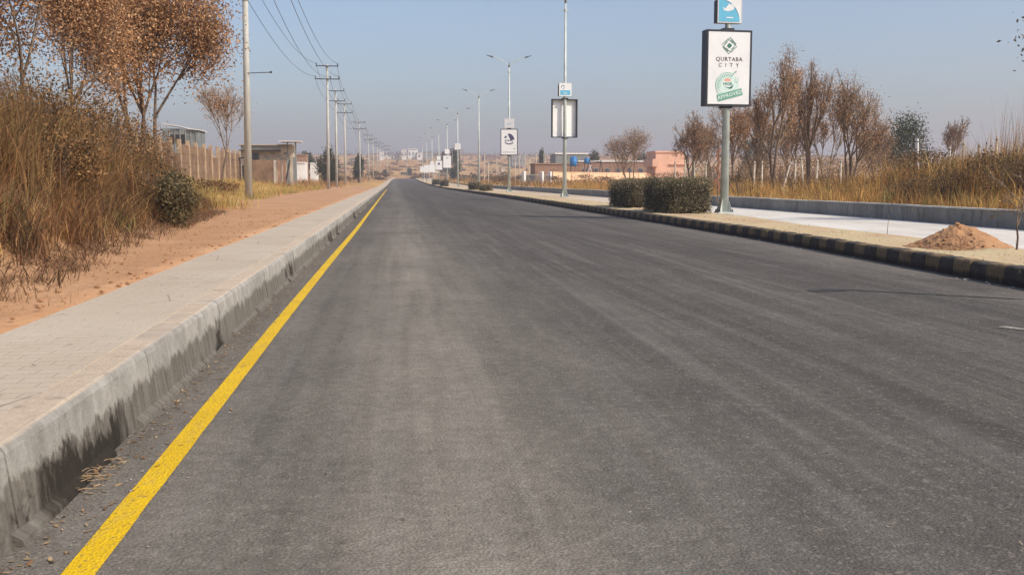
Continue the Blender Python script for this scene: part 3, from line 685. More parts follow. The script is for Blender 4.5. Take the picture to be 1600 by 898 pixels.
# hedges
def hedge(x0, x1, y0, y1, h, label, n, ls=.045, full=True):
    root = thing('hedge', label, 'hedge', ((x0+x1)/2, (y0+y1)/2, .2+rz(y0)), 0, 'clipped hedges on the median')
    a, b = (x1-x0)/2, (y1-y0)/2; ar = np.array([b*h*4, a*h*4, a*b*4]); ar = ar/ar.sum()
    f = NR.choice(3, n, p=ar); u = NR.uniform(-1, 1, (n, 3)); sgn = np.where(NR.random(n) < .5, -1, 1)
    P = np.empty((n, 3)); P[:, 0] = u[:, 0]*a; P[:, 1] = u[:, 1]*b; P[:, 2] = h*(u[:, 2]+1)/2
    P[f == 0, 0] = a*sgn[f == 0]; P[f == 1, 1] = b*sgn[f == 1]; P[f == 2, 2] = h
    # rounded corners and uneven clipping
    q = np.abs(P[:, :2])/np.array([a, b]); cr = (q.min(1)**5); P[:, :2] *= (1-.10*cr)[:, None]
    lump = np.array([nz(p[0]+x0, p[1]+y0, p[2]*2, 2.2) for p in P]); P *= (1+.09*lump)[:, None]
    P += NR.normal(0, .036, (n, 3))*(1+2*(NR.random((n, 1)) < .05)); P -= P*np.array([1/a, 1/b, .8/h])*.07*NR.random((n, 1))**2
    P[:, 2] = np.abs(P[:, 2])
    V, F, T = leaf_quads(P, ls, [(.11, .10, .048), (.16, .14, .07), (.26, .20, .12), (.40, .32, .22)], .5, [.3, .28, .22, .20])
    link('foliage', npmesh('foliage', V, F, T), M['leaf'], root)
    r = random.Random(5); segs = []
    for k in range(int(30*max(1, b))):
        s = Vector((r.uniform(-.8, .8)*a, r.uniform(-.9, .9)*b, -.02)); e = s+Vector((r.gauss(0, .12), r.gauss(0, .12), h*r.uniform(.6, .95)))
        segs.append((s, e, .014, .006))
        for j in range(3):
            m = s.lerp(e, r.uniform(.2, .8)); segs.append((m, m+Vector((r.gauss(0, .2), r.gauss(0, .2), r.uniform(.05, .3))), .008, .004))
    segs = [(tuple(p), tuple(q), c, d) for p, q, c, d in segs]
    V, F = tubes(segs, 4); link('stems', npmesh('stems', V, F), M['twig'], root)
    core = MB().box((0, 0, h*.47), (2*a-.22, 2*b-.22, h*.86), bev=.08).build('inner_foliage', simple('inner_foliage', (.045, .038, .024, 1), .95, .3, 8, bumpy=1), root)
    return root
hedge(7.42, 8.72, 27.3, 30.4, .92, 'nearest box-clipped hedge beside the big sign pole', 15000)
hedge(7.62, 8.85, 32.8, 36.4, .90, 'second box-clipped hedge just behind the nearest one', 12000)
hedge(7.5, 8.3, 98, 104, .75, 'low hedge beside the plain lamp post without a sign', 2500, .10)
hedge(7.6, 8.5, 88, 92, .5, 'low ragged hedge in front of the plain lamp post', 1800, .09)
hedge(7.0, 8.0, 150, 158, .9, 'far hedge at the foot of the distant signboards', 1500, .14)
hedge(7.0, 8.0, 176, 190, .9, 'farthest hedge where the kerb meets the crest', 1500, .16)

# ------------------------------------------------------------------ street lamps
def make_lamp():
    root = thing('street_lamp', '', 'street lamp')
    MB().tube((0, 0, .01), (0, 0, 9.7), .118, .05, 16).build('pole', M['galv'], root, True)
    b = MB().box((0, 0, .02), (.44, .44, .03))
    b.build('base_plate', M['galv'], root)
    g = MB()
    for k in range(4):
        a = k*math.pi/2+.785; d = Vector((math.cos(a), math.sin(a), 0)); s = Vector((-d.y, d.x, 0))*.005
        g.poly([d*.10+s+Vector((0, 0, .035)), d*.26+s+Vector((0, 0, .035)), d*.105+s+Vector((0, 0, .42))], -s*2)
    g.build('gusset', M['galv'], root)
    for sx in (-.18, .18):
        for sy in (-.18, .18): MB().tube((sx, sy, .03), (sx, sy, .10), .016, .016, 6).build('anchor_bolt', M['darkmetal'], root)
    MB().tube((0, 0, 9.6), (0, 0, 9.78), .06, .06, 12).tube((0, 0, 9.78), (0, 0, 10.0), .035, .01, 8).build('finial', M['lampdark'], root)
    MB().box((0, 0, 9.25), (.42, .05, .05)).tube((0, 0, 9.19), (0, 0, 9.31), .075, .075, 12).build('bracket', M['galv'], root)
    for s in (-1, 1):
        pts = [(s*.04, 0, 9.68), (s*.25, 0, 9.92), (s*.6, 0, 10.14), (s*1.05, 0, 10.32), (s*1.3, 0, 10.40)]
        ar = MB().path(pts, .026, 8).build('arm', M['galv'], root)
        h = MB().box((s*1.36, 0, 10.40), (.26, .17, .10), ry=-s*.28, bev=.02).box((s*1.58, 0, 10.47), (.34, .13, .05), ry=-s*.28, bev=.015)
        h.build('lamp_head', M['lampdark'], ar)
    return root
lamp0 = make_lamp(); index_kids()
LAMPS = [(1132, 27.7), (882, 55.4), (795.5, 80.2), (748.5, 110), (715.5, 138), (699, 166), (686, 194), (675.5, 222), (667, 249), (660.5, 277)]
llab = ['lamp post carrying the big white signboard nearest the road', 'lamp post carrying the open-backed white frame', 'lamp post carrying the white board with the round dark emblem', 'lamp post with no signboard, fourth in the row', 'lamp post with the empty frame under a small white box', 'sixth lamp post, behind the low hedge, with a plain white board', 'seventh lamp post, with a small white board against the field', 'eighth lamp post near the road crest', 'ninth lamp post near the road crest', 'farthest lamp post at the road crest']
LP = []
for i, (px, Y) in enumerate(LAMPS):
    o = lamp0 if i == 0 else copy_tree(lamp0)
    p = at(px, 300, Y); z = .2+rz(Y); o.location = (p.x, Y, z); LP.append((p.x, Y, z))
    tag(o, llab[i], 'street lamp', 'street lamps along the median')
    if i == 1: o.scale = (1, 1, 1.075)

# ------------------------------------------------------------------ signboards
def text_mesh(s, size, name='lettering', space=1., bold=0):
    cu = bpy.data.curves.new(name, 'FONT'); cu.body = s; cu.size = size; cu.align_x = 'CENTER'; cu.align_y = 'CENTER'
    cu.space_character = space; cu.offset = bold; cu.resolution_u = 2; cu.extrude = .001
    t = bpy.data.objects.new('tmp', cu); C.objects.link(t)
    dg = bpy.context.evaluated_depsgraph_get(); me = bpy.data.meshes.new_from_object(t.evaluated_get(dg))
    me.name = name; bpy.data.objects.remove(t); bpy.data.curves.remove(cu)
    me.transform(Matrix.Rotation(math.pi/2, 4, 'X')); me.materials.clear(); return me
def disc_pts(cx_, cz, r, n=28, a0=0, a1=2*math.pi, y=0):
    return [(cx_+r*math.cos(a0+(a1-a0)*k/n), y, cz+r*math.sin(a0+(a1-a0)*k/n)) for k in range(n)]
def ring(mb, cx_, cz, r0, r1, a0, a1, y, n=24):
    for k in range(n):
        b0 = a0+(a1-a0)*k/n; b1 = a0+(a1-a0)*(k+1)/n
        mb.poly([(cx_+r0*math.cos(b0), y, cz+r0*math.sin(b0)), (cx_+r1*math.cos(b0), y, cz+r1*math.sin(b0)), (cx_+r1*math.cos(b1), y, cz+r1*math.sin(b1)), (cx_+r0*math.cos(b1), y, cz+r0*math.sin(b1))])
def rect(mb, x, z, w, h, y, a=0):
    ca, sa = math.cos(a), math.sin(a)
    mb.poly([(x+ca*u-sa*v, y, z+sa*u+ca*v) for u, v in ((-w/2, -h/2), (w/2, -h/2), (w/2, h/2), (-w/2, h/2))])
def signbox(name, label, loc, w, h, d, rot=0, frame=.045, group='signboards on the lamp posts', yoff=0., open_=False, frame_mat='darkmetal'):
    root = thing(name, label, 'signboard', loc, rot, group); y0 = -d/2+yoff
    f = MB()
    for s in (-1, 1): f.box((s*(w/2-frame/2), yoff, 0), (frame, d, h-2*frame-.004)); f.box((0, yoff, s*(h/2-frame/2)), (w, d, frame))
    f.build('frame', M[frame_mat], root)
    if open_: MB().box((0, yoff+d/2-.02, 0), (w-2*frame-.004, .015, h-2*frame-.004)).build('panel', simple('bare_white_panel', (.86, .85, .82, 1), .5, .03, 2), root)
    else:
        MB().box((0, y0+.012, 0), (w-2*frame-.004, .012, h-2*frame-.004)).build('panel', M['white'], root)
        MB().box((0, yoff+d/2-.012, 0), (w-2*frame-.004, .012, h-2*frame-.004)).build('back_panel', M['white'], root)
    return root, y0+.004
def clamp(root, z0, z1, yo=0):
    for zz in (z0, z1): MB().box((0, yo, zz), (.30, .28, .05)).build('clamp', M['darkmetal'], root)
def signz(Y, y0, y1, px): return (at(px, y0, Y).z+at(px, y1, Y).z)/2
# sign 1
x, Y, z = LP[0]; zc = signz(Y, 48, 167, 1132)
r, fy = signbox('signboard', 'large white illuminated box sign with a green diamond emblem above two lines of lettering', (x-.02, Y, zc), 1.31, 2.04, .36, R(5), .05)
fy -= .004
e = MB()
def drect(mb, u, v, w, h): # in 45 degree emblem frame
    c45 = math.sqrt(.5); rect(mb, (u-v)*c45, .60+(u+v)*c45, w, h, fy, math.pi/4)
drect(e, 0, 0, .11, .11)
e.build('diamond', M['green'], r)
e = MB()
for k in range(4):
    for (u, v, w, h) in ((-.02, .165, .27, .016), (.03, .135, .20, .014), (-.06, .108, .15, .012)):
        a = k*math.pi/2; u2, v2 = u*math.cos(a)-v*math.sin(a), u*math.sin(a)+v*math.cos(a)
        if k % 2: w, h = h, w
        drect(e, u2, v2, w, h)
e.build('diamond_bands', M['green'], r)
e = MB()
for k in range(4):
    for j in range(4):
        u, v = -.07+j*.05, .122; a = k*math.pi/2; u2, v2 = u*math.cos(a)-v*math.sin(a), u*math.sin(a)+v*math.cos(a)
        drect(e, u2, v2, .02, .02)
e.build('diamond_dots', M['greenm'], r)
o = link('lettering', text_mesh('QURTABA', .155, space=1.12), M['brown'], r); o.location = (0, fy, .235); o['label'] = 'dark brown capitals reading QURTABA'
o = link('lettering', text_mesh('CITY', .145, space=2.3), M['brown'], r); o.location = (-.01, fy, .075); o['label'] = 'dark widely spaced capitals reading CITY'
e = MB(); e.poly(disc_pts(-.04, -.46, .33, 36, y=fy)); e.build('seal_ground', M['greenl'], r)
e = MB(); ring(e, -.04, -.46, .335, .345, 1.0, 4.6, fy-.001); ring(e, -.04, -.46, .20, .206, .9, 3.4, fy-.001, 16)
for k in range(13):
    a = 1.15+k*.19; rect(e, -.04+.27*math.cos(a), -.46+.27*math.sin(a), .02, .075, fy-.002, a-math.pi/2)
for k in range(4): rect(e, -.04+.27*math.cos(3.6+k*.2), -.46+.27*math.sin(3.6+k*.2), .018, .03, fy-.002, 3.6+k*.2-math.pi/2)
rect(e, .13, -.155, .015, .17, fy-.002, -.65); rect(e, .19, -.10, .03, .07, fy-.0025, -1.1); rect(e, .27, -.30, .008, .13, fy-.002, 0); rect(e, .19, -.33, .006, .13, fy-.002, 0); rect(e, .225, -.38, .03, .03, fy-.002, 0)
e.build('seal_marks', M['greenm'], r)
e = MB(); e.poly([(-.04+.095*math.cos(a), fy-.002, -.335+.055*math.sin(a)) for a in np.linspace(-.3, math.pi+.3, 16)]); e.build('sun_mark', M['red'], r)
o = link('lettering', text_mesh('HIGR', .115, bold=.002), M['green'], r); o.location = (-.03, fy-.002, -.425); o['label'] = 'short dark green word in the middle of the seal'
e = MB(); e.poly([(-.14, fy-.002, -.50), (.02, fy-.002, -.52), (.14, fy-.002, -.44), (.10, fy-.002, -.54), (.03, fy-.002, -.56), (-.02, fy-.002, -.54)]); e.build('swoosh', M['green'], r)
e = MB(); rect(e, .035, -.72, .74, .185, fy-.003, R(15)); e.build('banner', M['greenm'], r)
o = link('lettering', text_mesh('APPROVED', .135, space=1.12, bold=.0035), M['greenl'], r); o.location = (.035, fy-.006, -.722); o.rotation_euler.y = R(-15); o['label'] = 'pale tilted capitals reading APPROVED'
clamp(r, -1.05, 1.05)
def topbox(i, zc, s, label, d=.22, style='blank', rot=0, dx=0):
    x, Y, z = LP[i]
    r, fy = signbox('signbox', label, (x+dx, Y, zc), s, s, d, rot, .018, 'small square boxes above the signboards', frame_mat='whitep'); fy -= .004
    side = MB().box((-s/2-.012, .02, -.05), (.02, d*.8, s*.86)).build('side_panel', M['darkmetal'], r)
    if style == 'quarter':
        cxq, czq = -s/2+.03, -s/2+.03; R0 = s-.10
        e = MB(); e.poly([(cxq, fy, czq)]+[(cxq+R0*1.02*math.cos(a), fy, czq+R0*math.sin(a)*.98) for a in np.linspace(0, math.pi/2, 14)]); e.build('quarter_disc', M['blue'], r)
        e = MB(); ring(e, cxq, czq, R0*.985, R0*1.01, .25, math.pi/2, fy-.001, 14); e.build('quarter_edge', M['blued'], r)
        e = MB(); e.poly([(-.18, fy-.002, -.02), (-.20, fy-.002, .07), (-.14, fy-.002, .02), (-.02, fy-.002, .17), (.03, fy-.002, .12), (.06, fy-.002, .17), (.10, fy-.002, .10), (.13, fy-.002, .08), (.10, fy-.002, .0), (-.05, fy-.002, -.045)]); rect(e, .0, -.21, .20, .03, fy-.002); e.build('white_mark', M['white'], r)
    elif style == 'band':
        e = MB(); rect(e, -.01, -.16, s-.14, s*.36, fy); e.build('blue_band', M['blue'], r)
        e = MB(); rect(e, -.01, -.19, .18, .035, fy-.001); e.build('white_mark', M['white'], r)
        e = MB(); ring(e, -.14, .13, .075, .11, .3, 3.6, fy, 10); rect(e, -.10, .07, .12, .03, fy-.001, .6); e.build('swirl_mark', M['blued'], r)
    elif style == 'mark':
        e = MB(); rect(e, 0, -.05, .30, .10, fy, .3); e.build('pale_blue_mark', simple('pale_blue', (.45, .62, .72, 1), .4, .05, 5), r)
    MB().tube((0, 0, -s/2-.10), (0, 0, -s/2), .075, .075, 10).build('clamp', M['darkmetal'], r)
topbox(0, signz(27.7, -4, 37, 1132), .70, 'small square box with a blue quarter circle at the top of the photo', style='quarter', rot=R(5))
# sign 2 (open back)
x, Y, z = LP[1]; zc = signz(Y, 155, 215, 882)
r, _ = signbox('signboard', 'white board in a dark open-backed frame with the lamp post running in front of it', (x, Y, zc), 1.42, 2.06, .24, R(4), .045, yoff=.13, open_=True)
e = MB()
rr = random.Random(3)
for k in range(14):
    xx = rr.choice((-1, 1))*rr.uniform(.16, .56); zz = rr.uniform(-.6, .4); e.tube((xx, .27, zz), (xx+rr.uniform(-.05, .05), .27, zz+rr.uniform(.2, .5)), .006, .003, 4)
e.build('torn_paper', M['greyshed'], r); clamp(r, -1.06, 1.06, .0)
topbox(1, signz(55.4, 130.5, 150.5, 882), .70, 'small square box with a turquoise lower half, above the open-backed board', style='band', rot=R(4))
# sign 3
x, Y, z = LP[2]; zc = signz(Y, 202, 242.5, 795)
r, fy = signbox('signboard', 'white board with a round dark purple emblem above small lettering', (x, Y, zc), 1.33, 2.03, .26, R(-4), .05); fy -= .004
e = MB(); e.poly([(-.12, fy, .62), (.05, fy, .66), (.22, fy, .58), (.36, fy, .38), (.42, fy, .16), (.30, fy, .20), (.18, fy, .10), (.06, fy, .25)]); e.poly([(-.38, fy, .28), (-.34, fy, .44), (-.22, fy, .50), (-.18, fy, .34)])
for k in range(5): rect(e, -.30+k*.13, .12, .07, .12, fy, .2*(k-2))
ring(e, 0, .25, .36, .44, 3.8, 5.6, fy, 12); e.build('round_emblem', M['purple'], r)
e = MB()
for k in range(11): rect(e, -.48+k*.095, -.78, .05, .07, fy)
rect(e, .40, -.52, .10, .08, fy)
e.build('lettering', M['greyshed'], r); clamp(r, -1.05, 1.05)
topbox(2, signz(80.2, 186.5, 199, 795), .74, 'small pale blue and white box above the board with the round emblem', style='mark', rot=R(-14))
# sign 5 empty frame
x, Y, z = LP[4]; zc = signz(Y, 234, 258, 715)
root = thing('signboard', 'empty dark signboard frame on the fifth lamp post', 'signboard', (x, Y, zc), 0, 'signboards on the lamp posts')
MB().box((-.72, .0, 0), (.07, .2, 2.0)).box((.72, .0, 0), (.07, .2, 2.0)).box((0, 0, .98), (1.6, .22, .09)).box((0, 0, -.98), (1.4, .12, .04)).build('frame', M['grey'], root)
MB().box((-.72, 0, 1.06), (.9, .1, .06)).build('top_rail', M['darkmetal'], root)
topbox(4, signz(138, 225, 233, 715), .80, 'small white box on top of the empty frame', rot=R(-8))
for i, y0, y1, lab in ((5, 243, 262.5, 'plain white signboard with a small faint emblem, on the sixth lamp post'), (6, 251, 265.5, 'white signboard with a dark round spot, on the seventh lamp post'), (7, 257, 269, 'small far white signboard, third from the road crest'), (8, 258, 269, 'small far white signboard, second from the road crest'), (9, 260, 269, 'farthest small white signboard at the road crest')):
    x, Y, z = LP[i]; zc = signz(Y, y0, y1, LAMPS[i][0])
    r, fy = signbox('signboard', lab, (x, Y, zc), 1.36, (y1-y0)*Y/1600, .26, 0, .05 if i < 7 else .03, frame_mat='greyshed' if i == 5 else 'grey')
    if i == 5:
        e = MB(); ring(e, 0, .55, .10, .17, 0, 3.6, fy-.006, 10); rect(e, 0, .45, .2, .05, fy-.006); e.build('emblem', M['greyshed'], r)
    if i == 6:
        e = MB(); e.poly(disc_pts(0, .25, .22, 14, y=fy-.006)); e.build('emblem', M['purple'], r)
    if i == 5: topbox(5, signz(166, 233, 240.5, 699), .76, 'small white box over the plain board on the sixth lamp post')
    if i == 6: topbox(6, signz(194, 244, 250, 686), .74, 'small white box over the board with the round spot')
    if i == 7: topbox(7, signz(222, 252, 257, 675), .74, 'farthest small white box, over the board third from the crest')
# white barrier by the crest
p = at(674, 269, 236)
b = thing('barrier', 'white horizontal rail on thin legs near the road crest', 'barrier', (p.x, 236, .2+rz(236)))
MB().box((0, 0, p.z-.2-rz(236)), (3.6, .12, .22)).build('rail', M['whitep'], b)
for k in (-1.6, -.5, .6, 1.6): MB().tube((k, 0, 0), (k, 0, p.z-.4-rz(236)), .05, .05, 6).build('leg', M['whitep'], b)

# ------------------------------------------------------------------ power poles and wires
ARM = [(11.45, 1.05), (10.25, 1.15)]
def make_power():
    root = thing('power_pole', '', 'power pole')
    MB().tube((0, 0, -.4), (0, 0, 11.6), .165, .095, 14).build('pole', M['pole'], root, True)
    for z, w in ARM:
        a = MB().box((0, -.13, z), (2*w, .09, .09)).box((0, -.10, z-.25), (.03, .05, .5)).build('crossarm', M['steel'], root)
        for xx in ((-w+.06, w-.06) if z > 11 else (-w+.06, .3, w-.06)):
            MB().tube((xx, -.13, z+.04), (xx, -.13, z+.12), .02, .02, 6).tube((xx, -.13, z+.10), (xx, -.13, z+.26), .06, .035, 8).build('insulator', M['insul'], a)
    return root
pw0 = make_power(); index_kids()
PW = [(388, 45), (513, 99), (526, 126), (539.5, 148), (563, 198), (576.5, 262), (583.5, 290), (590, 315), (594, 335), (605, 365), (636, 452)]
plab = ['nearest concrete power pole, cut off by the top of the photo', 'second power pole, tallest of the row in full view', 'third power pole with two crossarms', 'fourth power pole with two crossarms', 'fifth power pole, standing apart before the fields', 'sixth power pole in the row', 'seventh power pole in the row', 'eighth power pole in the row', 'ninth power pole in the row', 'tenth power pole, at the left edge of the road crest', 'farthest power pole beyond the road crest']
PP = []
prev = thing
for i, (px, Y) in enumerate(PW):
    o = pw0 if i == 0 else copy_tree(pw0); p = at(px, 282, Y)
    zb = H(p.x, Y)
    if i == 0: zb = .5
    o.location = (p.x, Y, zb); o.rotation_euler = (rnd.uniform(-.006, .006), rnd.uniform(-.008, .008), 0)
    PP.append(Vector((p.x, Y, zb))); tag(o, plab[i], 'power pole', 'concrete power poles along the left side')
MB().tube((0, -.16, 0), (.95, -.16, .05), .018, .018, 6).ball((.98, -.16, .06), .06, 1).build('stay_bracket', M['steel'], pw0).location = (0.05, .05, 5.1)
MB().tube((0, 0, 8.10), (0, 0, 8.24), .15, .15, 14).box((.1, -.1, 8.17), (.12, .05, .06)).build('band', M['galv'], pw0)
first = Vector((-6.2, -2, .5)); chain = [first]+PP
wl_ = ['upper wire on the outer side of the power poles', 'upper wire on the road side of the power poles', 'lower wire on the outer side of the power poles', 'lower middle wire of the power poles', 'lower wire nearest the road']
for k, (xx, zz) in enumerate([(-.99, 11.73), (.99, 11.73), (-1.09, 10.53), (.3, 10.53), (1.09, 10.53)]):
    segs = []
    for a, b in zip(chain[:-1], chain[1:]):
        L = (b-a).length; n = 18 if L < 70 else 12; sag = min(1.5, .00042*L*L)*(1.0 if k != 3 else 1.25)+.15
        pts = [a.lerp(b, t/n)+Vector((xx, -.13, zz-4*sag*(t/n)*(1-t/n))) for t in range(n+1)]
        rad = .016 if b.y < 130 else .02
        segs += [(tuple(p), tuple(q), rad, rad) for p, q in zip(pts[:-1], pts[1:])]
    V, F = tubes(segs, 4); tag(link('power_line', npmesh('power_line', V, F), M['wire']), wl_[k], 'power line', 'wires strung along the power poles')

# ------------------------------------------------------------------ left buildings
wall = thing('precast_wall', 'brown precast panel boundary wall with upright columns left of the nearest power pole', 'wall', (-13.4, 56, 0))
cm = MB().box((0, 0, .9), (.26, .24, 3.4), bev=.02).mesh('column'); cm.materials.append(simple('column_concrete', (.40, .29, .19, 1), .9, .2, 2))
pm = MB().box((0, 1.4, 0), (.09, 2.62, .575), bev=.012).mesh('panel'); pm.materials.append(M['precast'])
for k in range(14):
    y = k*2.8; g = .98+.02*nz(y, 3)
    o = link('column', cm, None, wall); o.location = (0, y, g+.1); o.rotation_euler = (rnd.gauss(0, .012), rnd.gauss(0, .012), 0)
    if k < 13:
        for j in range(4):
            if j == 3 and k in (3, 8): continue
            q = link('panel', pm, None, wall); q.location = (rnd.uniform(-.015, .015), y, g+.35+j*.59)
shed = thing('shed', 'tall weathered grey shed with pale sheet roofs behind the precast wall', 'shed', (at(290, 282, 84).x, 84, H(-17, 84)))
MB().box((0, 0, 2.1), (2.7, 3, 4.2)).build('wall', M['greyshed'], shed)
for k in range(7): MB().box((-1.2+k*.4, -1.53, 2.1), (.06, .05, 4.1)).build('batten', M['grey'], shed)
MB().box((-.55, 0, 4.45), (1.5, 3.4, .06), ry=.16).build('roof', M['farwhite'], shed); MB().box((1.05, 0, 4.15), (.9, 3.4, .06), ry=.1).build('roof', M['farwhite'], shed)
MB().box((-.2, -1.52, 3.4), (1.1, .05, .7)).build('opening', M['dark'], shed)
bx = at(418, 282, 100).x; gz = H(bx, 100)
bl = thing('building', 'beige flat-roofed building with a small square window behind the nearest power pole', 'building', (bx, 100, gz))
MB().box((0, 2, 1.75), (4.8, 4, 3.7)).build('wall', M['beige'], bl)
MB().box((-.6, 1.6, 3.12), (3.8, 5.0, .10)).build('roof_slab', M['dark'], bl)
MB().box((-.1, 1.9, 3.66), (5.0, 4.4, .12)).build('parapet', M['beige'], bl)
w = MB().box((-1.05, -.03, 2.55), (.72, .06, .75)).build('window', M['grey'], bl); MB().box((-1.05, -.07, 2.55), (.6, .03, .62)).build('pane', M['glass'], w)
MB().box((2.3, 0, 3.95), (2.0, 3.6, .06)).build('roof_sheet', M['farwhite'], bl)
MB().box((2.0, -.6, 1.9), (.12, .12, 4.0)).box((2.75, -.6, 1.9), (.12, .12, 4.0)).build('posts', M['greyshed'], bl)
MB().box((2.4, .2, 1.3), (.7, .1, 2.4)).build('door', M['greyshed'], bl)
for j in range(5):
    for k in range(6): MB().box((-.3+k*.42+(.2 if j % 2 else 0), -.02, 1.9+j*.24), (.36, .05, .18)).build('stone', M['beige'] if (j+k) % 3 else M['grey'], bl)
bx = at(412, 282, 92).x; gz = H(bx, 92)
yw = thing('block_wall', 'rough grey brown block wall in front of the beige building', 'wall', (bx, 92, gz))
MB().box((-.4, 0, 1.05), (2.5, .25, 2.2), bev=.02).build('wall', M['precast'], yw)
MB().box((-1.7, .1, 2.35), (1.6, .8, .08), ry=-.12).build('canopy', M['dark'], yw)
for xx, m in ((1.0, 'pink'), (1.35, 'precast'), (1.8, 'precast')): MB().box((xx, 0, 1.05), (.24, .3, 2.2)).build('column', M['brick'] if m != 'pink' else M['beige'], yw)
MB().box((2.05, -.05, .95), (.12, .12, 2.3), ry=.2).build('prop', M['dark'], yw)
MB().box((-1.72, -.14, .85), (.16, .06, 1.7)).build('door', M['dark'], yw)
def block(name, label, px0, px1, ytop, Y, mat, depth=6, roof=None, wins=0, group=None, base=None):
    a = at(px0, 282, Y); b = at(px1, ytop, Y); x = (a.x+b.x)/2; g = H(x, Y) if base is None else base; w = b.x-a.x; h = b.z-g
    r = thing(name, label, 'building', (x, Y, g), 0, group)
    MB().box((0, depth/2, h/2-.3), (w, depth, h+.6)).build('wall', mat, r)
    MB().box((0, depth/2, h+.06+h*.01), (w*1.04, depth*1.05, .12+h*.03)).build('roof', roof or mat, r)
    for k in range(wins):
        q = MB().box((-w/2+w*(k+.5)/wins, -.04, h*.55), (w/wins*.4, .08, h*.32)).build('window', M['grey'], r)
        MB().box((-w/2+w*(k+.5)/wins, -.1, h*.55), (w/wins*.32, .05, h*.26)).build('pane', M['glass'], q)
    return r
FG = 'distant buildings on the left skyline'
block('house', 'low white compound wall and hut right of the beige building', 456, 476, 255, 190, M['farwhite'], group=FG)
block('house', 'small white hut left of the second power pole', 485, 494, 256, 200, M['farwhite'], group=FG)
block('house', 'brown low house behind the white compound', 459, 478, 243, 230, M['brick'], wins=3, group=FG)
block('house', 'narrow white building at the left end of the skyline group', 593, 599, 237, 760, M['farwhite'], 20, wins=2, group=FG)
block('house', 'long low pale building on the skyline', 598, 624, 242, 780, M['farwhite'], 30, wins=6, group=FG, roof=M['greyshed'])
block('house', 'tall white block on the skyline above the road end', 628, 635, 234, 760, M['farwhite'], 20, wins=2, group=FG)
block('house', 'largest white building on the skyline right of the tall block', 638, 653, 233, 770, M['farwhite'], 25, wins=3, group=FG)
block('house', 'stepped white building beside the largest one', 652, 659, 239, 755, M['farwhite'], 20, wins=1, group=FG)
block('house', 'unfinished pale building frame behind the small signboards', 661, 677, 238, 760, M['grey'], 15, wins=4, group=FG)
block('house', 'far low house on the skyline behind the third lamp post', 756, 776, 243, 700, M['brick'], 15, wins=3, group=FG)
block('house', 'far low grey house with flat roof', 800, 822, 244, 600, M['grey'], 12, wins=4, group=FG)
# ------------------------------------------------------------------ right compound
def wallrun(name, label, px0, Y0, px1, Y1, h, mat, thick=.25, coping=None):
    a = at(px0, 282, Y0); b = at(px1, 282, Y1); g = min(H(a.x, Y0), H(b.x, Y1)); d = Vector((b.x-a.x, Y1-Y0, 0)); L = d.length
    r = thing(name, label, 'wall', (a.x, Y0, g), math.atan2(d.y, d.x))
    MB().box((L/2, 0, h/2-.3), (L, thick, h+.6)).build('wall', mat, r)
    MB().box((L/2, 0, h+.05), (L+.1, thick+.08, .1)).build('coping', coping or mat, r); return r, L
pwl, L = wallrun('boundary_wall', 'long peach coloured boundary wall behind the second lamp post', 863, 142, 1064, 168, 1.75, M['peach'])
for k in range(9): MB().box((L*k/8, -.16, .7), (.3, .12, 2.0)).build('pilaster', M['peach'], pwl)
pb = block('house', 'pink flat-roofed building at the right end of the peach wall', 1024, 1070, 238.5, 160, M['pink'], 6)
pb['group'] = 'compound buildings on the right'
MB().box((2.3, 3, 3.15), (5.0, 6.6, .10)).build('band', M['pink'], pb)
MB().box((-2.6, 2, 3.35), (1.0, 6, 1.2)).build('overhang', M['pink'], pb)
block('house', 'long low brown building with pale flat roof behind the peach wall', 905, 1010, 253, 185, M['brick'], 8, roof=M['farwhite'], wins=6, group='compound buildings on the right')
block('house', 'low reddish building behind the left end of the peach wall', 836, 905, 257, 175, M['brick'], 6, roof=M['brick'], wins=0, group='compound buildings on the right')
block('house', 'pale shed roof standing behind the blue tanks', 868, 918, 241, 230, M['greyshed'], 8, roof=M['farwhite'], wins=5, group='compound buildings on the right')
def tank(px, y0, y1, Y, w, label):
    a = at(px, y1, Y); t = at(px, y0, Y); g = H(a.x, Y); r = thing('water_tank', label, 'water tank', (a.x, Y, g), 0, 'blue water tanks')
    z0, z1 = a.z-g, t.z-g; rad = w*Y/3200
    MB().tube((0, 0, z0), (0, 0, z1-.15), rad, rad, 16).tube((0, 0, z1-.15), (0, 0, z1), rad, rad*.55, 16).build('tank', M['tank'], r, True)
    for k in (.25, .5, .75): MB().tube((0, 0, z0+(z1-z0)*k-.03), (0, 0, z0+(z1-z0)*k+.03), rad*1.04, rad*1.04, 16).build('rib', M['tank'], r, True)
    MB().tube((0, 0, z1), (0, 0, z1+.08), rad*.3, rad*.3, 10).build('lid', M['tank'], r)
    for sx in (-1, 1):
        for sy in (-1, 1): MB().box((sx*rad*.7, sy*rad*.7, z0/2), (.12, .12, z0)).build('leg', M['brick'], r)
tank(896, 245, 260, 158, 11, 'larger blue water tank close behind the second lamp post'); tank(917, 247, 256, 172, 9, 'smaller blue water tank to the right of the larger one')
p = at(930, 268, 150); g = H(p.x, 150)
fr = thing('metal_frame', 'dark crossed metal frame standing above the peach wall', 'frame', (p.x, 152, g+1.7))
MB().path([(-.9, 0, 0), (-.5, 0, 2.0)], .05).path([(.1, 0, 0), (-.5, 0, 2.0)], .05).path([(1.0, 0, 0), (1.3, 0, 1.9)], .05).path([(1.6, 0, 0), (1.2, 0, 1.9)], .05).path([(-.5, 0, 1.8), (1.3, 0, 1.7)], .04).build('dark_legs', M['darkmetal'], fr)
MB().path([(-.75, -.06, .2), (-.2, -.06, 1.2)], .05).path([(-.1, -.06, .2), (-.55, -.06, 1.2)], .05).build('white_brace', M['whitep'], fr)
gt, L = wallrun('grille_fence', 'low fence of thin grey bars between white pillars left of the peach wall', 812, 128, 862, 134, .12, M['grey'], .2)
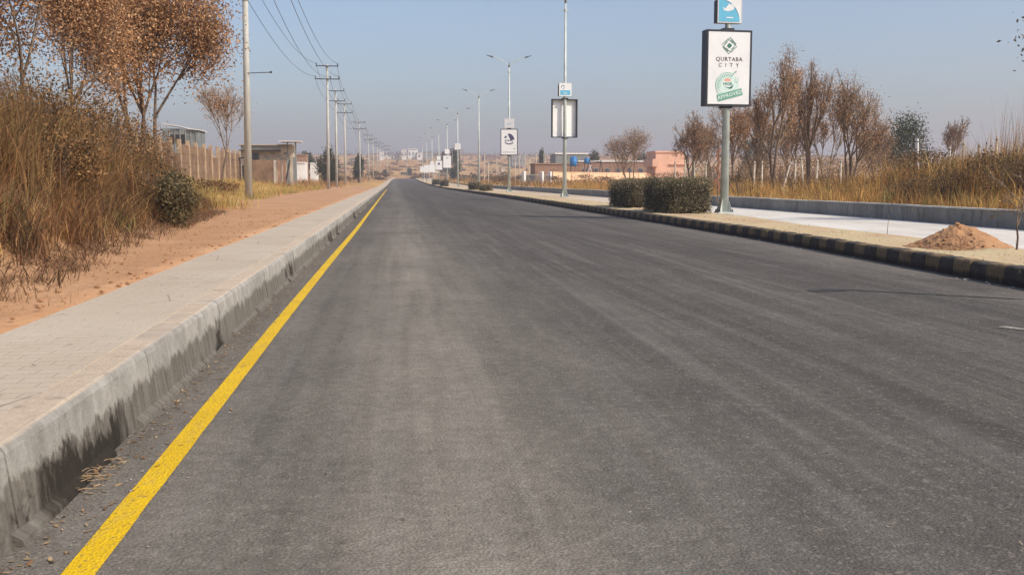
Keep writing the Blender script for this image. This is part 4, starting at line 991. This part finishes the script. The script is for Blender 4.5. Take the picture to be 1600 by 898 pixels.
for k in range(28): MB().box((L*(k+.5)/28, 0, .75), (.05, .05, 1.3)).build('bar', M['greyshed'], gt)
MB().box((L/2, 0, 1.42), (L, .07, .06)).build('rail', M['grey'], gt)
for u in (.10, .66, .92): MB().box((L*u, -.1, .85), (.40, .40, 2.0), bev=.02).build('pillar', M['farwhite'], gt)
tk = block('hut', 'small dark-doored brown hut in the field behind the third lamp post', 783, 789, 262, 260, M['beige'], 2)
MB().box((.15, -.05, .7), (.7, .06, 1.2)).build('door', M['dark'], tk)
# posts
r = random.Random(8)
def post(px, Y, ytop, rad, mat, label, group, lean=0, cat='post', name='post', base=None):
    p = at(px, ytop, Y); g = H(p.x, Y); h = p.z-g+.1
    o = thing(name, label, cat, (p.x, Y, g-.1), 0, group)
    MB().tube((0, 0, -.2), (math.sin(lean)*h, 0, h), rad, rad*.85, 7).build('shaft', M[mat], o)
    MB().tube((math.sin(lean)*h*.93-.002, 0, h*.93), (math.sin(lean)*h*.95, 0, h*.95), rad*1.04, rad*1.04, 7).build('wire_tie', M['steel'], o)
ordn = ['first', 'second', 'third', 'fourth', 'fifth', 'sixth', 'seventh', 'eighth', 'ninth', 'tenth', 'eleventh', 'twelfth', 'thirteenth', 'fourteenth', 'fifteenth']
M['postpale'] = simple('weathered_post', (.62, .54, .43, 1), .9, .25, 5)
for i, (px, yt, Y, ln) in enumerate([(1055, 252, 52, 0), (1069, 250, 52, .03), (1086, 252, 50, -.02), (1103, 254, 50, 0), (1178, 252, 42, .02), (1191, 252, 42, 0), (1219, 253, 40, .3), (1243, 250, 40, 0), (1259, 246, 41, -.12), (1276, 250, 39, .02), (1314, 250, 39, 0)]):
    post(px, Y, yt, .045, 'postpale', f'{ordn[i]} fence post from the left in the row right of the hedges'+(', leaning' if abs(ln) > .1 else ''), 'fence posts in the right field', ln)
for i, (px, yt, Y, ln) in enumerate([(1437, 217, 34, -.06), (1488, 230, 33, -.08), (1506, 221, 36, 0), (1530, 225, 34, 0), (1556, 214, 33, .03)]):
    post(px, Y, yt, .075 if i == 0 else .05, 'whitep' if i < 2 else 'postpale', ['thickest white post leaning left on the right crest', 'second white leaning post on the right crest', 'pale post on the right crest behind the white ones', 'thin post near the right end of the crest', 'thin post nearest the right edge of the photo'][i], 'posts on the right crest', ln)
for i, (px, yt, Y) in enumerate([(703, 243, 330), (757, 236, 230), (776, 243, 240), (812, 238, 230), (820, 237, 235), (838, 236, 230), (850, 235, 235), (872, 236, 240), (827, 246, 200), (763, 250, 220), (852, 243, 190), (805, 250, 210)]):
    post(px, Y, yt, .11, 'postpale', f'{ordn[i]} slender far post in the field behind the lamp posts', 'slender far posts in the field', 0, name='far_post')
fl = thing('red_ribbon_pole', 'thin pole with faded red cloth just left of the big sign pole', 'pole', onz(1121, 318, .5))
MB().tube((0, 0, 0), (0, 0, 1.6), .02, .02, 6).build('shaft', M['twig'], fl)
fb = MB()
for k in range(7): fb.box((.015*(-1)**k, 0, .4+k*.16), (.07, .02, .17), ry=.3*(-1)**k)
fb.build('cloth', simple('faded_red', (.32, .12, .09, 1), .9, .2, 8), fl)
# ------------------------------------------------------------------ sand pile, sapling, stick, litter
pc = onz(1500, 386, .2)
def pile(loc, rx, ry, h, label, seed=0):
    V = []; T = 0; n = 64; m = 22
    for j in range(m+1):
        for i in range(n):
            a = 2*math.pi*i/n; rr = j/m; ex = (1-(rr*rr+.02)**.5)*(1-.25*rr)*(1+.2*nz(math.cos(a)*1.5, math.sin(a)*1.5, seed))+.10*math.exp(-((rr-.55)/.25)**2)*max(0, math.cos(a+.3))
            X = rx*rr*math.cos(a)*(1+.3*nz(math.cos(a)*1.5, math.sin(a)*1.5, seed+3)+.25*(math.cos(a) > 0)*math.cos(a)**2); Y_ = ry*rr*math.sin(a)
            Z = h*ex*.95+.032*nz(X, Y_, seed, 6)*(1-rr*.6)*h/.45+.02*nz(X, Y_, seed+9, 25)-.02*(j == m)*3
            V.append((X-(.02*(1-rr)), Y_, Z-.03*(j == m)))
    F = [(j*n+i, j*n+(i+1) % n, (j+1)*n+(i+1) % n, (j+1)*n+i) for j in range(m) for i in range(n)]
    o = thing('soil_pile', label, 'soil pile', loc); link('heap', npmesh('heap', V, F, None, True), M['sand'], o)
    r = random.Random(seed); cl = MB()
    for k in range(170):
        a = r.uniform(0, 6.28); rr = r.random()**.6*1.15; X = rx*rr*math.cos(a); Y_ = ry*rr*math.sin(a); s = r.uniform(.008, .028)
        cl.ball((X, Y_, h*max(0., 1-rr)*.9*.96+s*.2), s, 1, (1, r.uniform(.7, 1.2), r.uniform(.6, .9)))
    cl.build('clods', M['sand'], o)['kind'] = 'stuff'
pile((pc.x, pc.y+.1, .185), .64, .55, .38, 'orange soil heap on the median at the right', 4)
def flat_stuff(name, label, n, fn, mat, sz, seed=1, ratio=.5, pal=((.35, .22, .11), (.25, .14, .07), (.45, .32, .18)), lift=.004):
    r = random.Random(seed); V = []; F = []; T = []
    for k in range(n):
        x, y, z = fn(r); s = r.uniform(.4, 1.5)*sz; a = r.uniform(0, 6.28); ca, sa = math.cos(a), math.sin(a)
        t1, t2 = r.uniform(-.3, .3), r.uniform(0, .5)
        q = [(-1, 0, 0), (0, -ratio, t2*.3), (1, 0, t2), (0, ratio, t1*.5)]
        b = len(V)
        for u, v, w in q: V.append((x+s*(ca*u-sa*v), y+s*(sa*u+ca*v), z+lift+abs(w)*s))
        F.append((b, b+1, b+2, b+3)); c_ = np.array(r.choice(pal))*r.uniform(.7, 1.25); T += [c_]*4
    return tag(link(name, npmesh(name, V, F, np.array(T)), M['leaf']), label, 'litter', kind='stuff')
flat_stuff('leaf_litter', 'dry leaves and straw gathered along the left kerb', 1700, lambda r: (lk(0)+.02+abs(r.gauss(0, .10)), 1.8+38*r.random()**1.6, 0), None, .014, 2, .35)
flat_stuff('gravel', 'small pale grit scattered along the road edges', 1300, lambda r: ((lk(0)+abs(r.gauss(0, .28))) if r.random() < .5 else rk(0)+.1-abs(r.gauss(0, .5)), 1.5+40*r.random()**1.5, 0), None, .006, 3, .8, ((.42, .37, .31), (.30, .26, .22), (.55, .5, .44)))
flat_stuff('road_litter', 'stray straws and specks on the asphalt', 330, lambda r: (r.uniform(-1, 6.5), 2+30*r.random()**1.4, 0), None, .012, 4, .2, ((.35, .28, .18), (.5, .42, .3), (.06, .05, .05)))
flat_stuff('footpath_litter', 'twigs and dead leaves on the footpath', 90, lambda r: (r.uniform(-2.0, -1.25), 2.5+20*r.random(), .302), None, .014, 5, .25, ((.14, .09, .05), (.3, .2, .1)))
def stones(name, label, pts, mat):
    mb = MB()
    for (x, y, z, s) in pts: mb.ball((x, y, z+s*.3), s, 1, (1.2, 1, .65))
    return tag(mb.build(name, mat), label, 'stones', kind='stuff')
r = random.Random(12)
stones('pebbles', 'white pebbles lying at the foot of the right kerb', [(rk(y)-.04-r.random()*.15, y, 0, r.uniform(.005, .02)) for y in [8.5+28*r.random()**1.4 for _ in range(60)]], M['grey'])
stones('soil_crumbs', 'soil crumbs along the edge of the bare verge', [(-2.05-r.random()**1.5*1.2, y, H(-2.5, y), r.uniform(.006, .022)) for y in [5+25*r.random()**1.3 for _ in range(320)]], M['sand'])
pt = onz(128, 748, 0)
tw = thing('twig_pile', 'small heap of dry twigs and straw against the left kerb', 'twigs', (pt.x, pt.y, 0))
segs = []; r = random.Random(2)
for k in range(60):
    a = r.gauss(.5, 1.1); L = r.uniform(.02, .13); c0 = Vector((r.gauss(-.01, .04), r.gauss(0, .055), .005+r.random()*.02)); d = Vector((math.cos(a), math.sin(a), r.uniform(-.08, .2)))*L/2; m_ = c0+Vector((r.gauss(0, .008), r.gauss(0, .008), .006)); w_ = r.uniform(.0006, .0015)
    segs += [(tuple(c0-d+Vector((0, 0, .004))), tuple(m_), w_, w_), (tuple(m_), tuple(c0+d), w_, w_*.5)]
tw.scale = (1.5, 1.5, 1.4); V, F = tubes(segs, 4); link('twigs', npmesh('twigs', V, F), simple('straw', (.42, .29, .17, 1), .9, .3, 20), tw)
P = NR.normal(0, 1, (26, 3))*np.array([.05, .06, .006])+np.array([-.02, -.03, .012]); V, F, T = leaf_quads(P, .022, [(.45, .30, .16), (.30, .17, .09)], .4)
link('leaves', npmesh('leaves', V, F, T), M['leaf'], tw)
ps = onz(1586, 392, .2)
sp = tree((ps.x, ps.y, .18), 1.15, 'spindly leaning sapling with bare twigs beside the soil heap', 77, 90, .03, DRYP, None, name='sapling', cat='sapling', spread=.75, levels=4, fork=.42, r0=.016, minr=.0055, scat=.25, up=.1, stems=1)
ps = onz(1386, 366, .2)
st = thing('stake', 'thin upright stick on the median left of the soil heap', 'stake', (ps.x, ps.y, .18)); MB().tube((0, 0, 0), (.02, 0, .36), .006, .004, 6).build('shaft', M['twig'], st)
# dark grey streak across the road, wider at its left end
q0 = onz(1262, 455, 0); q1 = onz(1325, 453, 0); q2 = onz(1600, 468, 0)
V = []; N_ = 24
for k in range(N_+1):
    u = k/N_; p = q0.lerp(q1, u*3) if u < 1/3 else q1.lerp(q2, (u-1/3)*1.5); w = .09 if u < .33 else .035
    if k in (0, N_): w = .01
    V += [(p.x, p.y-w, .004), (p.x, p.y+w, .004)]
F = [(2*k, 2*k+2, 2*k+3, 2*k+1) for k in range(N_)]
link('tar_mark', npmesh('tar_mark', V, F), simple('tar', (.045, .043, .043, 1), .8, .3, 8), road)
q0 = onz(1556, 511, 0); q1 = onz(1640, 520, 0)
link('scraped_mark', npmesh('scraped_mark', [(q0.x, q0.y-.01, .0045), (q1.x, q1.y-.035, .0045), (q1.x, q1.y+.035, .0045), (q0.x+.1, q0.y+.03, .0045)], [(0, 1, 2, 3)]), simple('pale_scrape', (.30, .27, .23, 1), .9, .4, 40), road)
q0 = onz(575, 364, 0); q1 = onz(662, 364, 0)
link('paving_joint', npmesh('paving_joint', [(q0.x, q0.y-.05, .004), (q1.x, q0.y-.05, .004), (q1.x, q0.y+.05, .004), (q0.x, q0.y+.05, .004)], [(0, 1, 2, 3)]), simple('pale_joint', (.17, .16, .145, 1), .9, .2, 8), road)

# ------------------------------------------------------------------ haze
hz = MB().box((0, 900, 30), (2600, 2000, 74)).build('haze', None)
hm = bpy.data.materials.new('haze'); hm.use_nodes = True; hn = hm.node_tree
for n in list(hn.nodes): hn.nodes.remove(n)
out = hn.nodes.new('ShaderNodeOutputMaterial'); pv = hn.nodes.new('ShaderNodeVolumePrincipled')
pv.inputs['Color'].default_value = (.95, .87, .92, 1); pv.inputs['Density'].default_value = .0008; pv.inputs['Anisotropy'].default_value = .2
hn.links.new(pv.outputs[0], out.inputs['Volume']); hz.data.materials.append(hm); tag(hz, kind='stuff')
